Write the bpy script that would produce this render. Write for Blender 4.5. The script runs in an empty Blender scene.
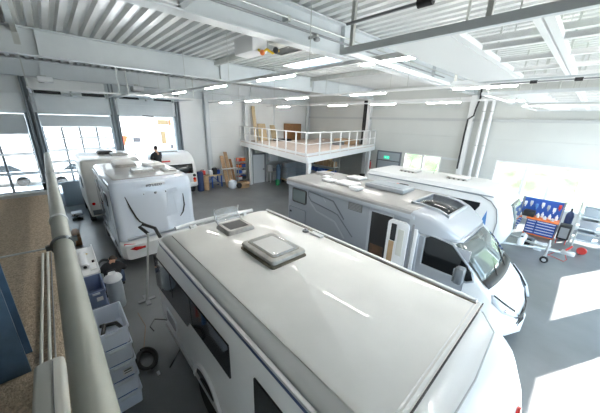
import bpy, bmesh, math, random
from mathutils import Vector, Matrix
random.seed(7)
R = math.radians
scn = bpy.context.scene
COL = scn.collection

# ------------------------------------------------------------------ materials
def mat(name, col, rough=0.5, metal=0.0, var=0.0, scale=3.0, bump=0.0, bscale=20.0, coat=0.0,
        alpha=1.0, emit=None, estr=0.0, trans=0.0, stretch=None, col2=None, detail=4, spec=None):
    m = bpy.data.materials.new(name); m.use_nodes = True
    nt = m.node_tree; b = nt.nodes['Principled BSDF']; L = nt.links
    c = (col[0], col[1], col[2], 1)
    b.inputs['Base Color'].default_value = c
    b.inputs['Roughness'].default_value = rough
    b.inputs['Metallic'].default_value = metal
    if coat: b.inputs['Coat Weight'].default_value = coat
    if spec is not None: b.inputs['Specular IOR Level'].default_value = spec
    if alpha < 1: b.inputs['Alpha'].default_value = alpha
    if trans: b.inputs['Transmission Weight'].default_value = trans
    if emit:
        b.inputs['Emission Color'].default_value = (*emit, 1); b.inputs['Emission Strength'].default_value = estr
    if var or bump:
        tc = nt.nodes.new('ShaderNodeTexCoord'); mp = nt.nodes.new('ShaderNodeMapping')
        L.new(tc.outputs['Object'], mp.inputs[0])
        if stretch: mp.inputs['Scale'].default_value = stretch
    if var:
        n = nt.nodes.new('ShaderNodeTexNoise'); n.inputs['Scale'].default_value = scale; n.inputs['Detail'].default_value = detail
        L.new(mp.outputs[0], n.inputs['Vector'])
        r = nt.nodes.new('ShaderNodeValToRGB')
        c2 = col2 if col2 else tuple(max(0, x*(1-var)) for x in col)
        r.color_ramp.elements[0].position = 0.35; r.color_ramp.elements[1].position = 0.65
        r.color_ramp.elements[0].color = (*c2, 1); r.color_ramp.elements[1].color = c
        L.new(n.outputs[0], r.inputs[0]); L.new(r.outputs[0], b.inputs['Base Color'])
    if bump:
        n2 = nt.nodes.new('ShaderNodeTexNoise'); n2.inputs['Scale'].default_value = bscale
        L.new(mp.outputs[0], n2.inputs['Vector'])
        bp = nt.nodes.new('ShaderNodeBump'); bp.inputs['Strength'].default_value = bump; bp.inputs['Distance'].default_value = 0.02
        L.new(n2.outputs[0], bp.inputs['Height']); L.new(bp.outputs[0], b.inputs['Normal'])
    return m

def wall_mat(name, col, pitch=1.0, axis='Z', rough=0.36):
    """sandwich-panel sheet with narrow joints every `pitch` metres and fine micro ribs"""
    m = mat(name, col, rough, var=0.05, scale=0.6)
    nt = m.node_tree; b = nt.nodes['Principled BSDF']; L = nt.links
    tc = nt.nodes.new('ShaderNodeTexCoord'); sp = nt.nodes.new('ShaderNodeSeparateXYZ'); L.new(tc.outputs['Object'], sp.inputs[0])
    d = nt.nodes.new('ShaderNodeMath'); d.operation = 'DIVIDE'; d.inputs[1].default_value = pitch; L.new(sp.outputs[axis], d.inputs[0])
    f = nt.nodes.new('ShaderNodeMath'); f.operation = 'FRACT'; L.new(d.outputs[0], f.inputs[0])
    l = nt.nodes.new('ShaderNodeMath'); l.operation = 'LESS_THAN'; l.inputs[1].default_value = 0.03; L.new(f.outputs[0], l.inputs[0])
    s = nt.nodes.new('ShaderNodeMath'); s.operation = 'MULTIPLY'; s.inputs[1].default_value = -1; L.new(l.outputs[0], s.inputs[0])
    bp = nt.nodes.new('ShaderNodeBump'); bp.inputs['Distance'].default_value = 0.01; bp.inputs['Strength'].default_value = 0.7
    L.new(s.outputs[0], bp.inputs['Height']); L.new(bp.outputs[0], b.inputs['Normal'])
    return m

M = {}
def D(k, *a, **kw): M[k] = mat(k, *a, **kw)
D('floor', (0.19, 0.20, 0.205), 0.30, var=0.28, scale=0.7, bump=0.05, bscale=30, detail=8)
D('steel_paint', (0.62, 0.66, 0.68), 0.42, var=0.05, scale=2)
D('steel_white', (0.78, 0.79, 0.79), 0.4)
D('deck', (0.68, 0.70, 0.70), 0.33, metal=0.0, var=0.05, scale=2, coat=0.15)
M['wall'] = wall_mat('wall_panel', (0.58, 0.60, 0.58), 1.0)
M['wall_white'] = wall_mat('wall_panel_white', (0.78, 0.80, 0.80), 1.1)
D('white_gloss', (0.80, 0.81, 0.81), 0.28, coat=0.3, var=0.03, scale=1.5)
D('white_cool', (0.68, 0.74, 0.82), 0.22, coat=0.6)
D('roof_white', (0.80, 0.795, 0.765), 0.50, var=0.09, scale=1.4, coat=0.25, detail=8)
D('roof_grp', (0.35, 0.345, 0.335), 0.35, var=0.12, scale=2.0, coat=0.2, detail=8)
D('silver', (0.33, 0.36, 0.40), 0.33, metal=0.35, coat=0.4)
D('silver_light', (0.42, 0.45, 0.49), 0.32, metal=0.25, coat=0.4)
D('silver_dark', (0.16, 0.18, 0.20), 0.35, metal=0.2)
D('dark_glass', (0.012, 0.014, 0.016), 0.08, coat=0.5)
D('wind_glass', (0.10, 0.13, 0.13), 0.05, coat=0.8)
D('black', (0.015, 0.015, 0.016), 0.5)
D('rubber', (0.02, 0.02, 0.02), 0.75)
D('interior', (0.10, 0.055, 0.03), 0.6, var=0.5, scale=4)
D('alu', (0.62, 0.63, 0.64), 0.35, metal=0.7)
D('galv', (0.55, 0.57, 0.55), 0.42, metal=0.55, var=0.1, scale=5)
D('pipe', (0.42, 0.43, 0.38), 0.5, metal=0.2, var=0.1, scale=2.5)
D('tan', (0.62, 0.50, 0.37), 0.95, var=0.4, scale=45, bump=0.8, bscale=80, detail=10)
D('red_lens', (0.55, 0.01, 0.01), 0.15, coat=0.6)
D('orange', (0.85, 0.20, 0.04), 0.45)
D('red', (0.55, 0.04, 0.03), 0.5)
D('blue', (0.03, 0.10, 0.42), 0.4)
D('blue_light', (0.10, 0.25, 0.55), 0.4)
D('blue_steel', (0.10, 0.17, 0.26), 0.35, metal=0.3, var=0.2, scale=6)
D('green', (0.02, 0.25, 0.10), 0.5)
D('yellow', (0.75, 0.50, 0.02), 0.5)
D('wood', (0.50, 0.33, 0.19), 0.6, var=0.3, scale=3, stretch=(1, 1, 9))
D('wood_light', (0.62, 0.49, 0.30), 0.6, var=0.2, scale=4, stretch=(8, 8, 1))
D('wood_brown', (0.30, 0.15, 0.06), 0.55, var=0.35, scale=5, stretch=(8, 8, 1))
D('wood_pink', (0.66, 0.55, 0.49), 0.7, var=0.15, scale=6)
D('card', (0.46, 0.31, 0.18), 0.85, var=0.12, scale=5)
D('grey_box', (0.35, 0.40, 0.44), 0.5)
D('grey_mid', (0.25, 0.26, 0.27), 0.55)
D('white_plastic', (0.80, 0.81, 0.82), 0.4)
D('cream_plastic', (0.62, 0.62, 0.57), 0.5)
D('skin', (0.55, 0.30, 0.20), 0.6)
D('black_cloth', (0.012, 0.013, 0.016), 0.9)
D('blue_cloth', (0.035, 0.055, 0.10), 0.9)
D('hair', (0.03, 0.02, 0.015), 0.7)
D('navy', (0.02, 0.04, 0.12), 0.4)
D('bin', (0.80, 0.87, 0.98), 0.35, alpha=0.93)
D('bin_dark', (0.20, 0.26, 0.42), 0.35)
D('clear', (0.75, 0.78, 0.80), 0.12, alpha=0.28, coat=0.0)
D('window_glass', (0.9, 0.95, 0.95), 0.03, alpha=0.10)
D('milky_glass', (0.9, 0.94, 0.96), 0.25, alpha=0.35)
D('lamp', (1, 1, 1), 0.4, emit=(1.0, 0.97, 0.91), estr=76)
D('exit_green', (0.0, 0.4, 0.2), 0.4, emit=(0.05, 0.75, 0.45), estr=0.7)
D('grille', (0.16, 0.17, 0.17), 0.5, metal=0.4)
D('facade', (0.85, 0.85, 0.84), 0.7)
D('facade_dark', (0.03, 0.03, 0.035), 0.5)
D('facade_orange', (0.45, 0.05, 0.01), 0.5)
D('facade_brown', (0.10, 0.07, 0.03), 0.5)
D('post_grey', (0.22, 0.25, 0.27), 0.4)
D('asphalt', (0.42, 0.42, 0.41), 0.85, var=0.15, scale=2)
D('gravel', (0.72, 0.70, 0.66), 0.9, var=0.15, scale=8)
D('grass', (0.10, 0.17, 0.045), 0.95, var=0.6, scale=1.3, col2=(0.30, 0.29, 0.19), bump=1.0, bscale=9, detail=10)
D('dirt', (0.22, 0.19, 0.14), 0.8, var=0.3, scale=10)
D('chrome', (0.75, 0.76, 0.78), 0.15, metal=0.9)
D('decal_light', (0.72, 0.78, 0.86), 0.3, coat=0.4)

def opal():
    m = bpy.data.materials.new('opal'); m.use_nodes = True; nt = m.node_tree; nt.nodes.remove(nt.nodes['Principled BSDF'])
    t = nt.nodes.new('ShaderNodeBsdfTranslucent'); t.inputs[0].default_value = (.8, .82, .84, 1); nt.links.new(t.outputs[0], nt.nodes['Material Output'].inputs[0]); return m
M['opal'] = opal()
D('old_frame', (0.50, 0.49, 0.46), 0.5, metal=0.2, var=.3, scale=9)
D('mid_grey', (0.48, 0.50, 0.50), 0.5)
# ------------------------------------------------------------------ mesh builder
def rrect_pts(u0, u1, v0, v1, r, n=4, rr=None):
    """closed rounded rectangle; r or rr=(r at u0v0, u1v0, u1v1, u0v1)"""
    rr = rr or (r, r, r, r); pts = []
    cs = [(u0, v0, 1, 1, 180), (u1, v0, -1, 1, 270), (u1, v1, -1, -1, 0), (u0, v1, 1, -1, 90)]
    for (cu, cv, su, sv, a0), q in zip(cs, rr):
        q = max(q, 1e-4)
        for k in range(n + 1):
            a = R(a0 + 90 * k / n)
            pts.append((cu + su*q + q*math.cos(a), cv + sv*q + q*math.sin(a)))
    return pts

class MB:
    def __init__(s): s.bm = bmesh.new()
    def box(s, x0, x1, y0, y1, z0, z1, bev=0.0, seg=2):
        x0, x1 = sorted((x0, x1)); y0, y1 = sorted((y0, y1)); z0, z1 = sorted((z0, z1))
        t = bmesh.new()
        bmesh.ops.create_cube(t, size=1, matrix=Matrix.Translation(((x0+x1)/2, (y0+y1)/2, (z0+z1)/2)) @ Matrix.Diagonal((x1-x0, y1-y0, z1-z0, 1)))
        if bev:
            bmesh.ops.bevel(t, geom=t.edges[:], offset=min(bev, .45*min(x1-x0, y1-y0, z1-z0)), segments=seg, affect='EDGES', profile=0.5)
        s._merge(t); return s
    def obox(s, c, half, rot, bev=0.0):
        t = bmesh.new()
        mtx = Matrix.Translation(c) @ rot.to_4x4() @ Matrix.Diagonal((half[0]*2, half[1]*2, half[2]*2, 1))
        bmesh.ops.create_cube(t, size=1, matrix=mtx)
        if bev: bmesh.ops.bevel(t, geom=t.edges[:], offset=bev, segments=2, affect='EDGES', profile=0.5)
        s._merge(t); return s
    def _merge(s, t):
        me = bpy.data.meshes.new('t'); t.to_mesh(me); t.free(); s.bm.from_mesh(me); bpy.data.meshes.remove(me)
    def loft(s, rings, cap=True, closed=True):
        vs = [[s.bm.verts.new(p) for p in r] for r in rings]; n = len(vs[0])
        for a, b in zip(vs, vs[1:]):
            for i in range(n if closed else n - 1):
                j = (i+1) % n
                try: s.bm.faces.new((a[i], a[j], b[j], b[i]))
                except ValueError: pass
        if cap:
            s.bm.faces.new(vs[0][::-1]); s.bm.faces.new(vs[-1])
        return s
    def cyl(s, p0, p1, r, n=16, r2=None, cap=True):
        p0 = Vector(p0); p1 = Vector(p1); d = (p1-p0).normalized()
        u = d.orthogonal().normalized(); v = d.cross(u); r2 = r if r2 is None else r2
        s.loft([[p + (u*math.cos(2*math.pi*k/n) + v*math.sin(2*math.pi*k/n))*q for k in range(n)] for p, q in ((p0, r), (p1, r2))], cap)
        return s
    def tube(s, pts, r, n=8):
        pts = [Vector(p) for p in pts]; rings = []; u = None
        for i, p in enumerate(pts):
            d = (pts[min(i+1, len(pts)-1)] - pts[max(i-1, 0)]).normalized()
            u = d.orthogonal().normalized() if u is None else (u - d*u.dot(d)).normalized()
            v = d.cross(u)
            rings.append([p + (u*math.cos(2*math.pi*k/n) + v*math.sin(2*math.pi*k/n))*r for k in range(n)])
        return s.loft(rings)
    def lathe(s, c, prof, axis='Z', n=24):
        """prof: list of (radius, height)"""
        rings = []
        for r, h in prof:
            ring = []
            for k in range(n):
                a = 2*math.pi*k/n; p, q = r*math.cos(a), r*math.sin(a)
                o = {'Z': (p, q, h), 'Y': (q, h, p), 'X': (h, p, q)}[axis]
                ring.append((c[0]+o[0], c[1]+o[1], c[2]+o[2]))
            rings.append(ring)
        return s.loft(rings)
    def prism(s, pts2, a0, a1, axis='Y'):
        f = {'Y': lambda p, a: (p[0], a, p[1]), 'X': lambda p, a: (a, p[0], p[1]), 'Z': lambda p, a: (p[0], p[1], a)}[axis]
        return s.loft([[f(p, a0) for p in pts2], [f(p, a1) for p in pts2]])
    def rplate(s, axis, a0, a1, u0, u1, v0, v1, r=0.04, n=4):
        return s.prism(rrect_pts(u0, u1, v0, v1, r, n), a0, a1, axis)
    def quad(s, *p):
        s.bm.faces.new([s.bm.verts.new(q) for q in p]); return s
    def sphere(s, c, r, sc=(1, 1, 1), seg=16):
        t = bmesh.new(); bmesh.ops.create_uvsphere(t, u_segments=seg, v_segments=seg//2+2, radius=r,
            matrix=Matrix.Translation(c) @ Matrix.Diagonal((*sc, 1)))
        s._merge(t); return s
    def build(s, name, m, parent=None, label=None, smooth=True, solid=0, kind=None):
        bmesh.ops.recalc_face_normals(s.bm, faces=s.bm.faces[:])
        off = parent.matrix_world_loc if False else (LOC[parent.name] if parent is not None else Vector((0, 0, 0)))
        if parent is None:
            # top-level mesh: put the origin at its footprint centre
            bb = [v.co for v in s.bm.verts]
            off = Vector(((min(v.x for v in bb)+max(v.x for v in bb))/2, (min(v.y for v in bb)+max(v.y for v in bb))/2, min(v.z for v in bb)))
        bmesh.ops.translate(s.bm, verts=s.bm.verts[:], vec=-off)
        me = bpy.data.meshes.new(name); s.bm.to_mesh(me); s.bm.free()
        me.materials.append(M[m] if isinstance(m, str) else m)
        o = bpy.data.objects.new(name, me); COL.objects.link(o)
        if smooth:
            for p in me.polygons: p.use_smooth = True
            try: me.set_sharp_from_angle(angle=R(32))
            except Exception: pass
        if parent is not None:
            o.parent = parent; LOC[o.name] = off
        else:
            o.location = off; LOC[o.name] = off
        if label: o['label'] = label
        if kind: o['kind'] = kind
        if solid:
            md = o.modifiers.new('s', 'SOLIDIFY'); md.thickness = solid
        return o
LOC = {}
def T(name, label, cat, loc=(0, 0, 0), group=None):
    o = bpy.data.objects.new(name, None); COL.objects.link(o); o.location = loc; o.empty_display_size = 0.1
    o['label'] = label; o['category'] = cat
    if group: o['group'] = group
    LOC[o.name] = Vector(loc); return o
def tag(o, label, cat, group=None):
    o['label'] = label; o['category'] = cat
    if group: o['group'] = group
    return o
def S(name, mb, m, parent=None, smooth=False):
    o = mb.build(name, m, parent, smooth=smooth)
    if parent is None: o['kind'] = 'structure'
    return o
def SE(name, loc=(0, 0, 0)):
    o = bpy.data.objects.new(name, None); COL.objects.link(o); o.location = loc; o['kind'] = 'structure'; LOC[o.name] = Vector(loc); return o
def dup(root, loc, rotz=0, label=None, group=None):
    r = root.copy(); COL.objects.link(r); r.location = loc; r.rotation_euler = (0, 0, rotz); LOC[r.name] = Vector(loc)
    if label: r['label'] = label
    if group: r['group'] = group
    for ch in list(root.children):
        c = ch.copy(); COL.objects.link(c); c.parent = r
        for g in list(ch.children):
            d = g.copy(); COL.objects.link(d); d.parent = c
    return r

# ------------------------------------------------------------------ the hall
XL, YR, XF, YB = -18.5, 17.9, 3.0, -8.0     # wall planes
EAVE = 6.95
def wall(name, axis, pos, th, u0, u1, z0, z1, holes, m):
    us = sorted({u0, u1, *[h[0] for h in holes], *[h[1] for h in holes]}); zs = sorted({z0, z1, *[h[2] for h in holes], *[h[3] for h in holes]})
    b = MB()
    for ua, ub in zip(us, us[1:]):
        runs = []
        for za, zb in zip(zs, zs[1:]):
            if any(h[0] <= ua+1e-6 and ub <= h[1]+1e-6 and h[2] <= za+1e-6 and zb <= h[3]+1e-6 for h in holes): continue
            if runs and abs(runs[-1][1]-za) < 1e-6: runs[-1][1] = zb
            else: runs.append([za, zb])
        for za, zb in runs:
            if axis == 'X': b.box(pos, pos+th, ua, ub, za, zb)
            else: b.box(ua, ub, pos, pos+th, za, zb)
    return S(name, b, m)

S('floor', MB().box(XL-.2, XF+.2, YB-.2, YR+.2, -0.2, 0), 'floor')
# left wall with three sectional door openings
DY = [(-4.0, -0.75), (-0.25, 2.6), (3.05, 5.95)]
wall('wall_left', 'X', XL-.2, .2, YB, YR+.2, 0, EAVE+.2, [(a, b, 0, 4.62) for a, b in DY], 'wall_white')
WIN1 = (-8.65, -6.2, 1.55, 2.78); WIN2 = (-3.35, 2.4, 0.85, 2.9)
wall('wall_right', 'Y', YR, .2, XL, XF+.2, 0, EAVE+.2, [WIN1, WIN2], 'wall')
FD = [(2.9, 6.3), (8.3, 11.7), (13.7, 17.1)]
wall('wall_front', 'X', XF, .2, YB, YR, 0, EAVE+.2, [(a, b, 0, 4.6) for a, b in FD], 'wall_white')
wall('wall_back', 'Y', YB-.2, .2, XL, XF+.2, 0, EAVE+.2, [], 'wall')

# corrugated roof deck with a skylight opening
SK = (-10.2, -7.55, 8.3, 9.5)
def deck(b, x0, x1, y0, y1):
    P = 0.3; y = y0; pts = []
    while y < y1 - 1e-6:
        for dy, z in ((0, 7.0), (.13, 7.0), (.17, 7.10), (.26, 7.10), (.30, 7.0)):
            if y+dy <= y1+1e-6: pts.append((y+dy, z))
        y += P
    pts = [p for i, p in enumerate(pts) if i == 0 or p != pts[i-1]]
    b.loft([[(x0, p[0], p[1]) for p in pts], [(x1, p[0], p[1]) for p in pts]], cap=False, closed=False)
b = MB(); ty = YB + .3*int((SK[2]-YB)/.3); ty2 = ty + 1.2
deck(b, XL-.2, XF+.2, YB, ty); deck(b, XL-.2, SK[0], ty, ty2); deck(b, SK[1], XF+.2, ty, ty2); deck(b, XL-.2, XF+.2, ty2, YR+.2)
ceil = S('ceiling', b, 'deck')
b = MB()
b.box(XL-.2, SK[0], YB-.2, YR+.2, 7.14, 7.3).box(SK[1], XF+.2, YB-.2, YR+.2, 7.14, 7.3).box(SK[0], SK[1], YB-.2, ty, 7.14, 7.3).box(SK[0], SK[1], ty2, YR+.2, 7.14, 7.3)
b.build('roof_insulation', 'steel_white', ceil, smooth=False)
w = SE('window_3', (-8.9, (ty+ty2)/2, 7.0))
MB().box(SK[0], SK[1], ty-.04, ty, 6.97, 7.4).box(SK[0], SK[1], ty2, ty2+.04, 6.97, 7.4).box(SK[0]-.04, SK[0], ty-.04, ty2+.04, 6.97, 7.4).box(SK[1], SK[1]+.04, ty-.04, ty2+.04, 6.97, 7.4).build('window_frame', 'steel_white', w, smooth=False)
MB().box(SK[0], SK[1], ty, ty2, 7.06, 7.09).build('pane', 'opal', w, smooth=False)

# portal frames
def ibeam(b, x, y0, y1, z0, z1, fw=.3, tf=.03, tw=.02, stiff=()):
    b.box(x-fw/2, x+fw/2, y0, y1, z0, z0+tf).box(x-fw/2, x+fw/2, y0, y1, z1-tf, z1).box(x-tw/2, x+tw/2, y0, y1, z0+tf, z1-tf)
    for y in stiff: b.box(x-fw/2+.01, x+fw/2-.01, y, y+.02, z0+tf, z1-tf)
n = 1
for x in (-18.3, -11.7, -5.0, 2.7):
    b = MB(); ibeam(b, x, YB, YR, 6.25, 6.97, stiff=(0.2, 5.9, 11.6, 17.2)); S('trim_%d' % n, b, 'steel_paint'); n += 1
def column(x, y, along='Y', m='steel_paint', w=.28, z1=6.25, z0=0):
    global n
    b = MB()
    if along == 'Y':
        b.box(x-w/2, x+w/2, y-.15, y-.13, z0, z1).box(x-w/2, x+w/2, y+.13, y+.15, z0, z1).box(x-.01, x+.01, y-.13, y+.13, z0, z1)
    else:
        b.box(x-.15, x-.13, y-w/2, y+w/2, z0, z1).box(x+.13, x+.15, y-w/2, y+w/2, z0, z1).box(x-.13, x+.13, y-.01, y+.01, z0, z1)
    b.box(x-.2, x+.2, y-.2, y+.2, z0, z0+.02)
    o = S('trim_%d' % n, b, m); n += 1; return o
column(-5.0, 17.7, m='steel_white'); column(-11.7, 17.7, m='steel_white'); column(-18.2, 17.7); column(2.7, 17.7)
column(-18.3, 8.1, 'X'); column(-18.3, 11.15, 'X'); column(-5.0, YB+.2); column(-11.7, YB+.2)
for yy in (13.9,):
    S('trim_%d' % n, MB().box(XL, XL+.08, yy, yy+.12, 0, 6.25), 'steel_paint'); n += 1
# eaves strip, girts on the walls
S('trim_%d' % n, MB().box(XL, XF, YR-.12, YR, 4.90, 5.05), 'mid_grey'); n += 1
S('trim_%d' % n, MB().box(XL, XF, YR-.10, YR, 5.95, 6.2), 'steel_white'); n += 1
S('trim_%d' % n, MB().box(XL, XL+.1, 2.6, YR, 5.85, 6.25), 'steel_paint'); n += 1
S('trim_%d' % n, MB().box(-6.2, -5.2, YR-.06, YR, 2.62, 2.74), 'steel_paint'); n += 1
# secondary beams in x direction under the deck
for yy, xa, xb in ((5.75, -12.3, -5.0), (11.5, -11.7, -5.0), (-.2, -11.7, -5)):
    S('trim_%d' % n, MB().box(xa, xb, yy-.06, yy+.06, 6.80, 6.99).box(xa-.02, xa+.02, yy-.07, yy+.07, 6.5, 6.8), 'galv' if xa < -11 else 'steel_white'); n += 1

# windows of the right wall
def window(k, W, mull, ax='Y'):
    w = SE('window_%d' % k, ((W[0]+W[1])/2, YR, W[2]))
    b = MB(); f = .07
    b.box(W[0], W[1], YR-.02, YR+.1, W[2], W[2]+f).box(W[0], W[1], YR-.02, YR+.1, W[3]-f, W[3]).box(W[0], W[0]+f, YR-.02, YR+.1, W[2]+f, W[3]-f).box(W[1]-f, W[1], YR-.02, YR+.1, W[2]+f, W[3]-f)
    for x in mull: b.box(x-.07, x+.07, YR-.02, YR+.1, W[2]+f, W[3]-f)
    b.build('window_frame', 'steel_white', w, smooth=False)
    MB().box(W[0]+f, W[1]-f, YR+.04, YR+.05, W[2]+f, W[3]-f).build('pane', 'window_glass', w, smooth=False)
    MB().box(W[0]-.1, W[1]+.1, YR-.12, YR, W[2]-.05, W[2]).build('window_sill', 'steel_white', w, smooth=False)
window(1, WIN1, (-7.35,)); window(2, WIN2, (-1.98, -.95, .1, 1.2))

# sectional doors
def sect_door(k, y0, y1, z0, z1, rows, cols, x, glazed=True, top_solid=1):
    d = SE('door_%d' % k, (x, (y0+y1)/2, z0)); h = (z1-z0)/rows
    p = MB(); g = MB(); f = MB()
    for r in range(rows):
        a, c = z0+r*h, z0+(r+1)*h-.012
        solid = r >= rows-top_solid or r == 0 or not glazed
        if solid: p.box(x-.03, x+.03, y0, y1, a, c)
        else:
            f.box(x-.03, x+.03, y0, y1, a, a+.06).box(x-.03, x+.03, y0, y1, c-.05, c)
            for q in range(cols+1):
                yy = y0+(y1-y0)*q/cols; wd = .09
                f.box(x-.03, x+.03, max(y0, yy-wd/2), min(y1, yy+wd/2), a+.06, c-.05)
            g.box(x-.006, x+.006, y0+.04, y1-.04, a+.06, c-.05)
    p.build('door_panel', 'silver_light' if False else 'steel_paint', d, smooth=False)
    if glazed:
        f.build('door_frame', 'grey_box', d, smooth=False); g.build('pane', 'window_glass', d, smooth=False)
    return d
def tracks(d, y0, y1, x, zt=4.7, xin=3.0, sgn=1):
    for yy in (y0-.08, y1+.08):
        MB().box(x-.01, x+.09, yy-.05, yy-.03, 0, zt).box(x-.01, x+.09, yy+.03, yy+.05, 0, zt).box(x-.02, x, yy-.05, yy+.05, 0, zt).build('track', 'post_grey', d, smooth=False)
XD = XL+.1
d = sect_door(1, -.25, 2.6, .0, 4.62, 8, 4, XD); tracks(d, -.25, 2.6, XD+.05)
d = sect_door(2, 3.05, 5.95, 4.62, 5.9, 2, 4, XD, glazed=False); tracks(d, 3.05, 5.95, XD+.05)
MB().box(XD+.03, XD+.06, 4.2, 4.8, 4.62, 4.7).build('door_handle', 'black', d, smooth=False)
d = sect_door(3, -4.0, -.75, .0, 4.62, 5, 3, XD); tracks(d, -4.0, -.75, XD+.05)
# jamb posts, header panels, shafts over the doors
for yy in (-.5, 2.83, 6.25):
    S('trim_%d' % n, MB().box(XL, XL+.22, yy-.11, yy-.05, 0, 6.25).box(XL, XL+.22, yy+.05, yy+.11, 0, 6.25).box(XL, XL+.02, yy-.05, yy+.05, 0, 6.25), 'post_grey'); n += 1
S('trim_%d' % n, MB().box(XL+.0, XL+.12, -.25, 2.6, 4.64, 5.5), 'steel_paint'); n += 1
for i, (y0, y1) in enumerate(((-.35, 2.65), (3.0, 6.0))):
    t = T('door_shaft', ('black spring shaft above the closed glazed left-hand door', 'black spring shaft above the raised door')[i], 'door spring shaft', (XL+.35, (y0+y1)/2, 5.62))
    MB().cyl((XL+.3, y0, 5.62), (XL+.3, y1, 5.62), .03).build('shaft', 'galv', t)
    MB().cyl((XL+.3, y0+.15, 5.62), (XL+.3, y0+1.1, 5.62), .07).build('spring', 'black', t)
    MB().cyl((XL+.3, y1-1.1, 5.62), (XL+.3, y1-.15, 5.62), .07).build('spring', 'black', t)
    for yy in (y0+.03, (y0+y1)/2, y1-.03): MB().box(XL+.0, XL+.36, yy-.03, yy+.03, 5.5, 5.74).build('bracket', 'galv', t, smooth=False)
# horizontal rail pairs into the hall from the left doors
for i, (y0, y1) in enumerate(((-.25, 2.6), (3.05, 5.95))):
    t = T('door_rail', ('pair of overhead tracks of the closed glazed left-hand door', 'pair of overhead tracks of the raised door behind the caravan')[i], 'door track', (XL+.1, (y0+y1)/2, 5.1))
    for yy in (y0-.05, y1+.05):
        MB().box(XL+.1, XL+3.6, yy-.03, yy+.03, 5.55, 5.62).build('rail', 'steel_white', t, smooth=False)
        MB().box(XL+3.5, XL+3.54, yy-.02, yy+.02, 5.62, 6.95).build('hanger', 'galv', t, smooth=False)
    MB().box(XL+3.56, XL+3.6, y0-.05, y1+.05, 5.55, 5.62).build('cross_bar', 'steel_white', t, smooth=False)
    if i == 1:
        MB().box(XL+.6, XL+3.2, y0, y1, 5.64, 5.68).build('door_leaf', 'steel_paint', t, smooth=False)
def opener(x, y, z, lab):
    t = T('door_opener', lab, 'door motor', (x, y, z))
    MB().box(x-.25, x+.25, y-.22, y+.3, z, z+.22, .03).build('housing', 'white_plastic', t)
    MB().box(x-.02, x+.02, y-.1, y+.1, z+.22, 6.28).build('bracket', 'galv', t, smooth=False)
    MB().box(x-.45, x-.25, y-.2, y+.0, z, z+.2, .02).build('gear', 'black', t)
opener(-17.4, .25, 6.0, 'white boxed door motor under the beam at the far left')
opener(-17.4, 3.9, 5.95, 'white boxed door motor above the raised door')

# doors of the near right wall stored overhead: leaf under the roof
def overhead(k, y0, y1, z=5.42, x0=-1.7, lab=''):
    d = SE('door_%d' % k, (XF, (y0+y1)/2, z)); x1 = XF-.3
    h = .62; x = x0; i = 0
    while x < x1:
        xe = min(x+h-.015, x1)
        if i == 0: MB().box(x, xe, y0, y1, z, z+.05).build('door_panel', 'steel_white', d, smooth=False)
        else:
            f = MB().box(x, x+.06, y0, y1, z, z+.05).box(xe-.05, xe, y0, y1, z, z+.05)
            for q in range(5):
                yy = y0+(y1-y0)*q/4; f.box(x+.06, xe-.05, max(y0, yy-.035), min(y1, yy+.035), z, z+.05)
            f.build('door_frame', 'steel_white', d, smooth=False)
            MB().box(x+.05, xe-.04, y0+.03, y1-.03, z+.02, z+.03).build('pane', 'window_glass', d, smooth=False)
        x += h; i += 1
    for yy in (y0-.09, y1+.09):
        MB().box(x0-.5, XF, yy-.025, yy+.025, z-.02, z-.01).box(x0-.5, XF, yy-.025, yy-.015, z-.01, z+.05).box(x0-.5, XF, yy+.015, yy+.025, z-.01, z+.05).build('track', 'steel_paint', d, smooth=False)
        for xx in (x0-.4, x0+.9, x0+2.2): MB().box(xx, xx+.04, yy-.02, yy+.02, z+.05, 7.0).build('hanger', 'galv', d, smooth=False)
    MB().box(x0-.5, x0-.45, y0-.09, y1+.09, z-.02, z+.03).build('cross_bar', 'steel_white', d, smooth=False)
    for yy in (y0-.3,):
        MB().cyl((x0-.3, yy, z+.2), (XF-.1, yy, z+.2), .014).build('drive_tube', 'grey_mid', d)
        for xx in (-1.2, -.5, .3): MB().lathe((xx, yy, z+.2), [(.014, -.06), (.04, -.06), (.04, .06), (.014, .06)], 'X', 14).build('coupling', 'black', d)
overhead(4, 2.75, 5.85); overhead(5, 8.3, 11.6); overhead(8, 13.7, 17.1); overhead(9, -2.6, .75)

# trees of cables, sprinkler pipes etc. under the roof
def strip_row(y, z, spans, x0, x1, lab, names):
    t = T('light_rail', lab, 'light rail', ((x0+x1)/2, y, z))
    MB().box(x0, x1, y-.03, y+.03, z, z+.06).build('rail', 'steel_white', t, smooth=False)
    x = x0+.6
    while x < x1:
        MB().cyl((x, y, z+.06), (x, y, 7.0), .008, 6).build('hanger', 'galv', t); x += 3.3
    for (a, c), nm in zip(spans, names):
        s = T('strip_light', nm, 'ceiling light', ((a+c)/2, y, z-.07), group=None)
        MB().box(a, c, y-.035, y+.035, z-.025, z, .01).build('housing', 'white_plastic', s)
        MB().prism(rrect_pts(y-.028, y+.028, z-.055, z-.026, .012, 3), a+.02, c-.02, 'X').build('diffuser', 'lamp', s)
ORD = ('farthest lamp', 'second lamp from the far end', 'third lamp from the far end', 'fourth lamp from the far end', 'fifth lamp from the far end', 'sixth lamp from the far end')
for y, xs, where, lab in ((4.07, (-15.4, -12.3, -9.1, -6.05, -2.95, .1), 'rail nearest the camera', 'long white light rail nearest the camera under the roof beams'),
                     (8.2, (-16.4, -13.4, -9.9, -6.3, -2.9, .4), 'second nearest rail', 'long white light rail running above the silver motorhome'),
                     (12.9, (-16.6, -11.5, -8.5, -5.55, -2.6, .4), 'rail nearest the right wall', 'long white light rail nearest the right-hand wall')):
    strip_row(y, 5.62, [(x, x+1.4) for x in xs], -18.0, 2.8, lab, ['strip light, %s on the %s' % (o_, where) for o_ in ORD])

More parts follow.
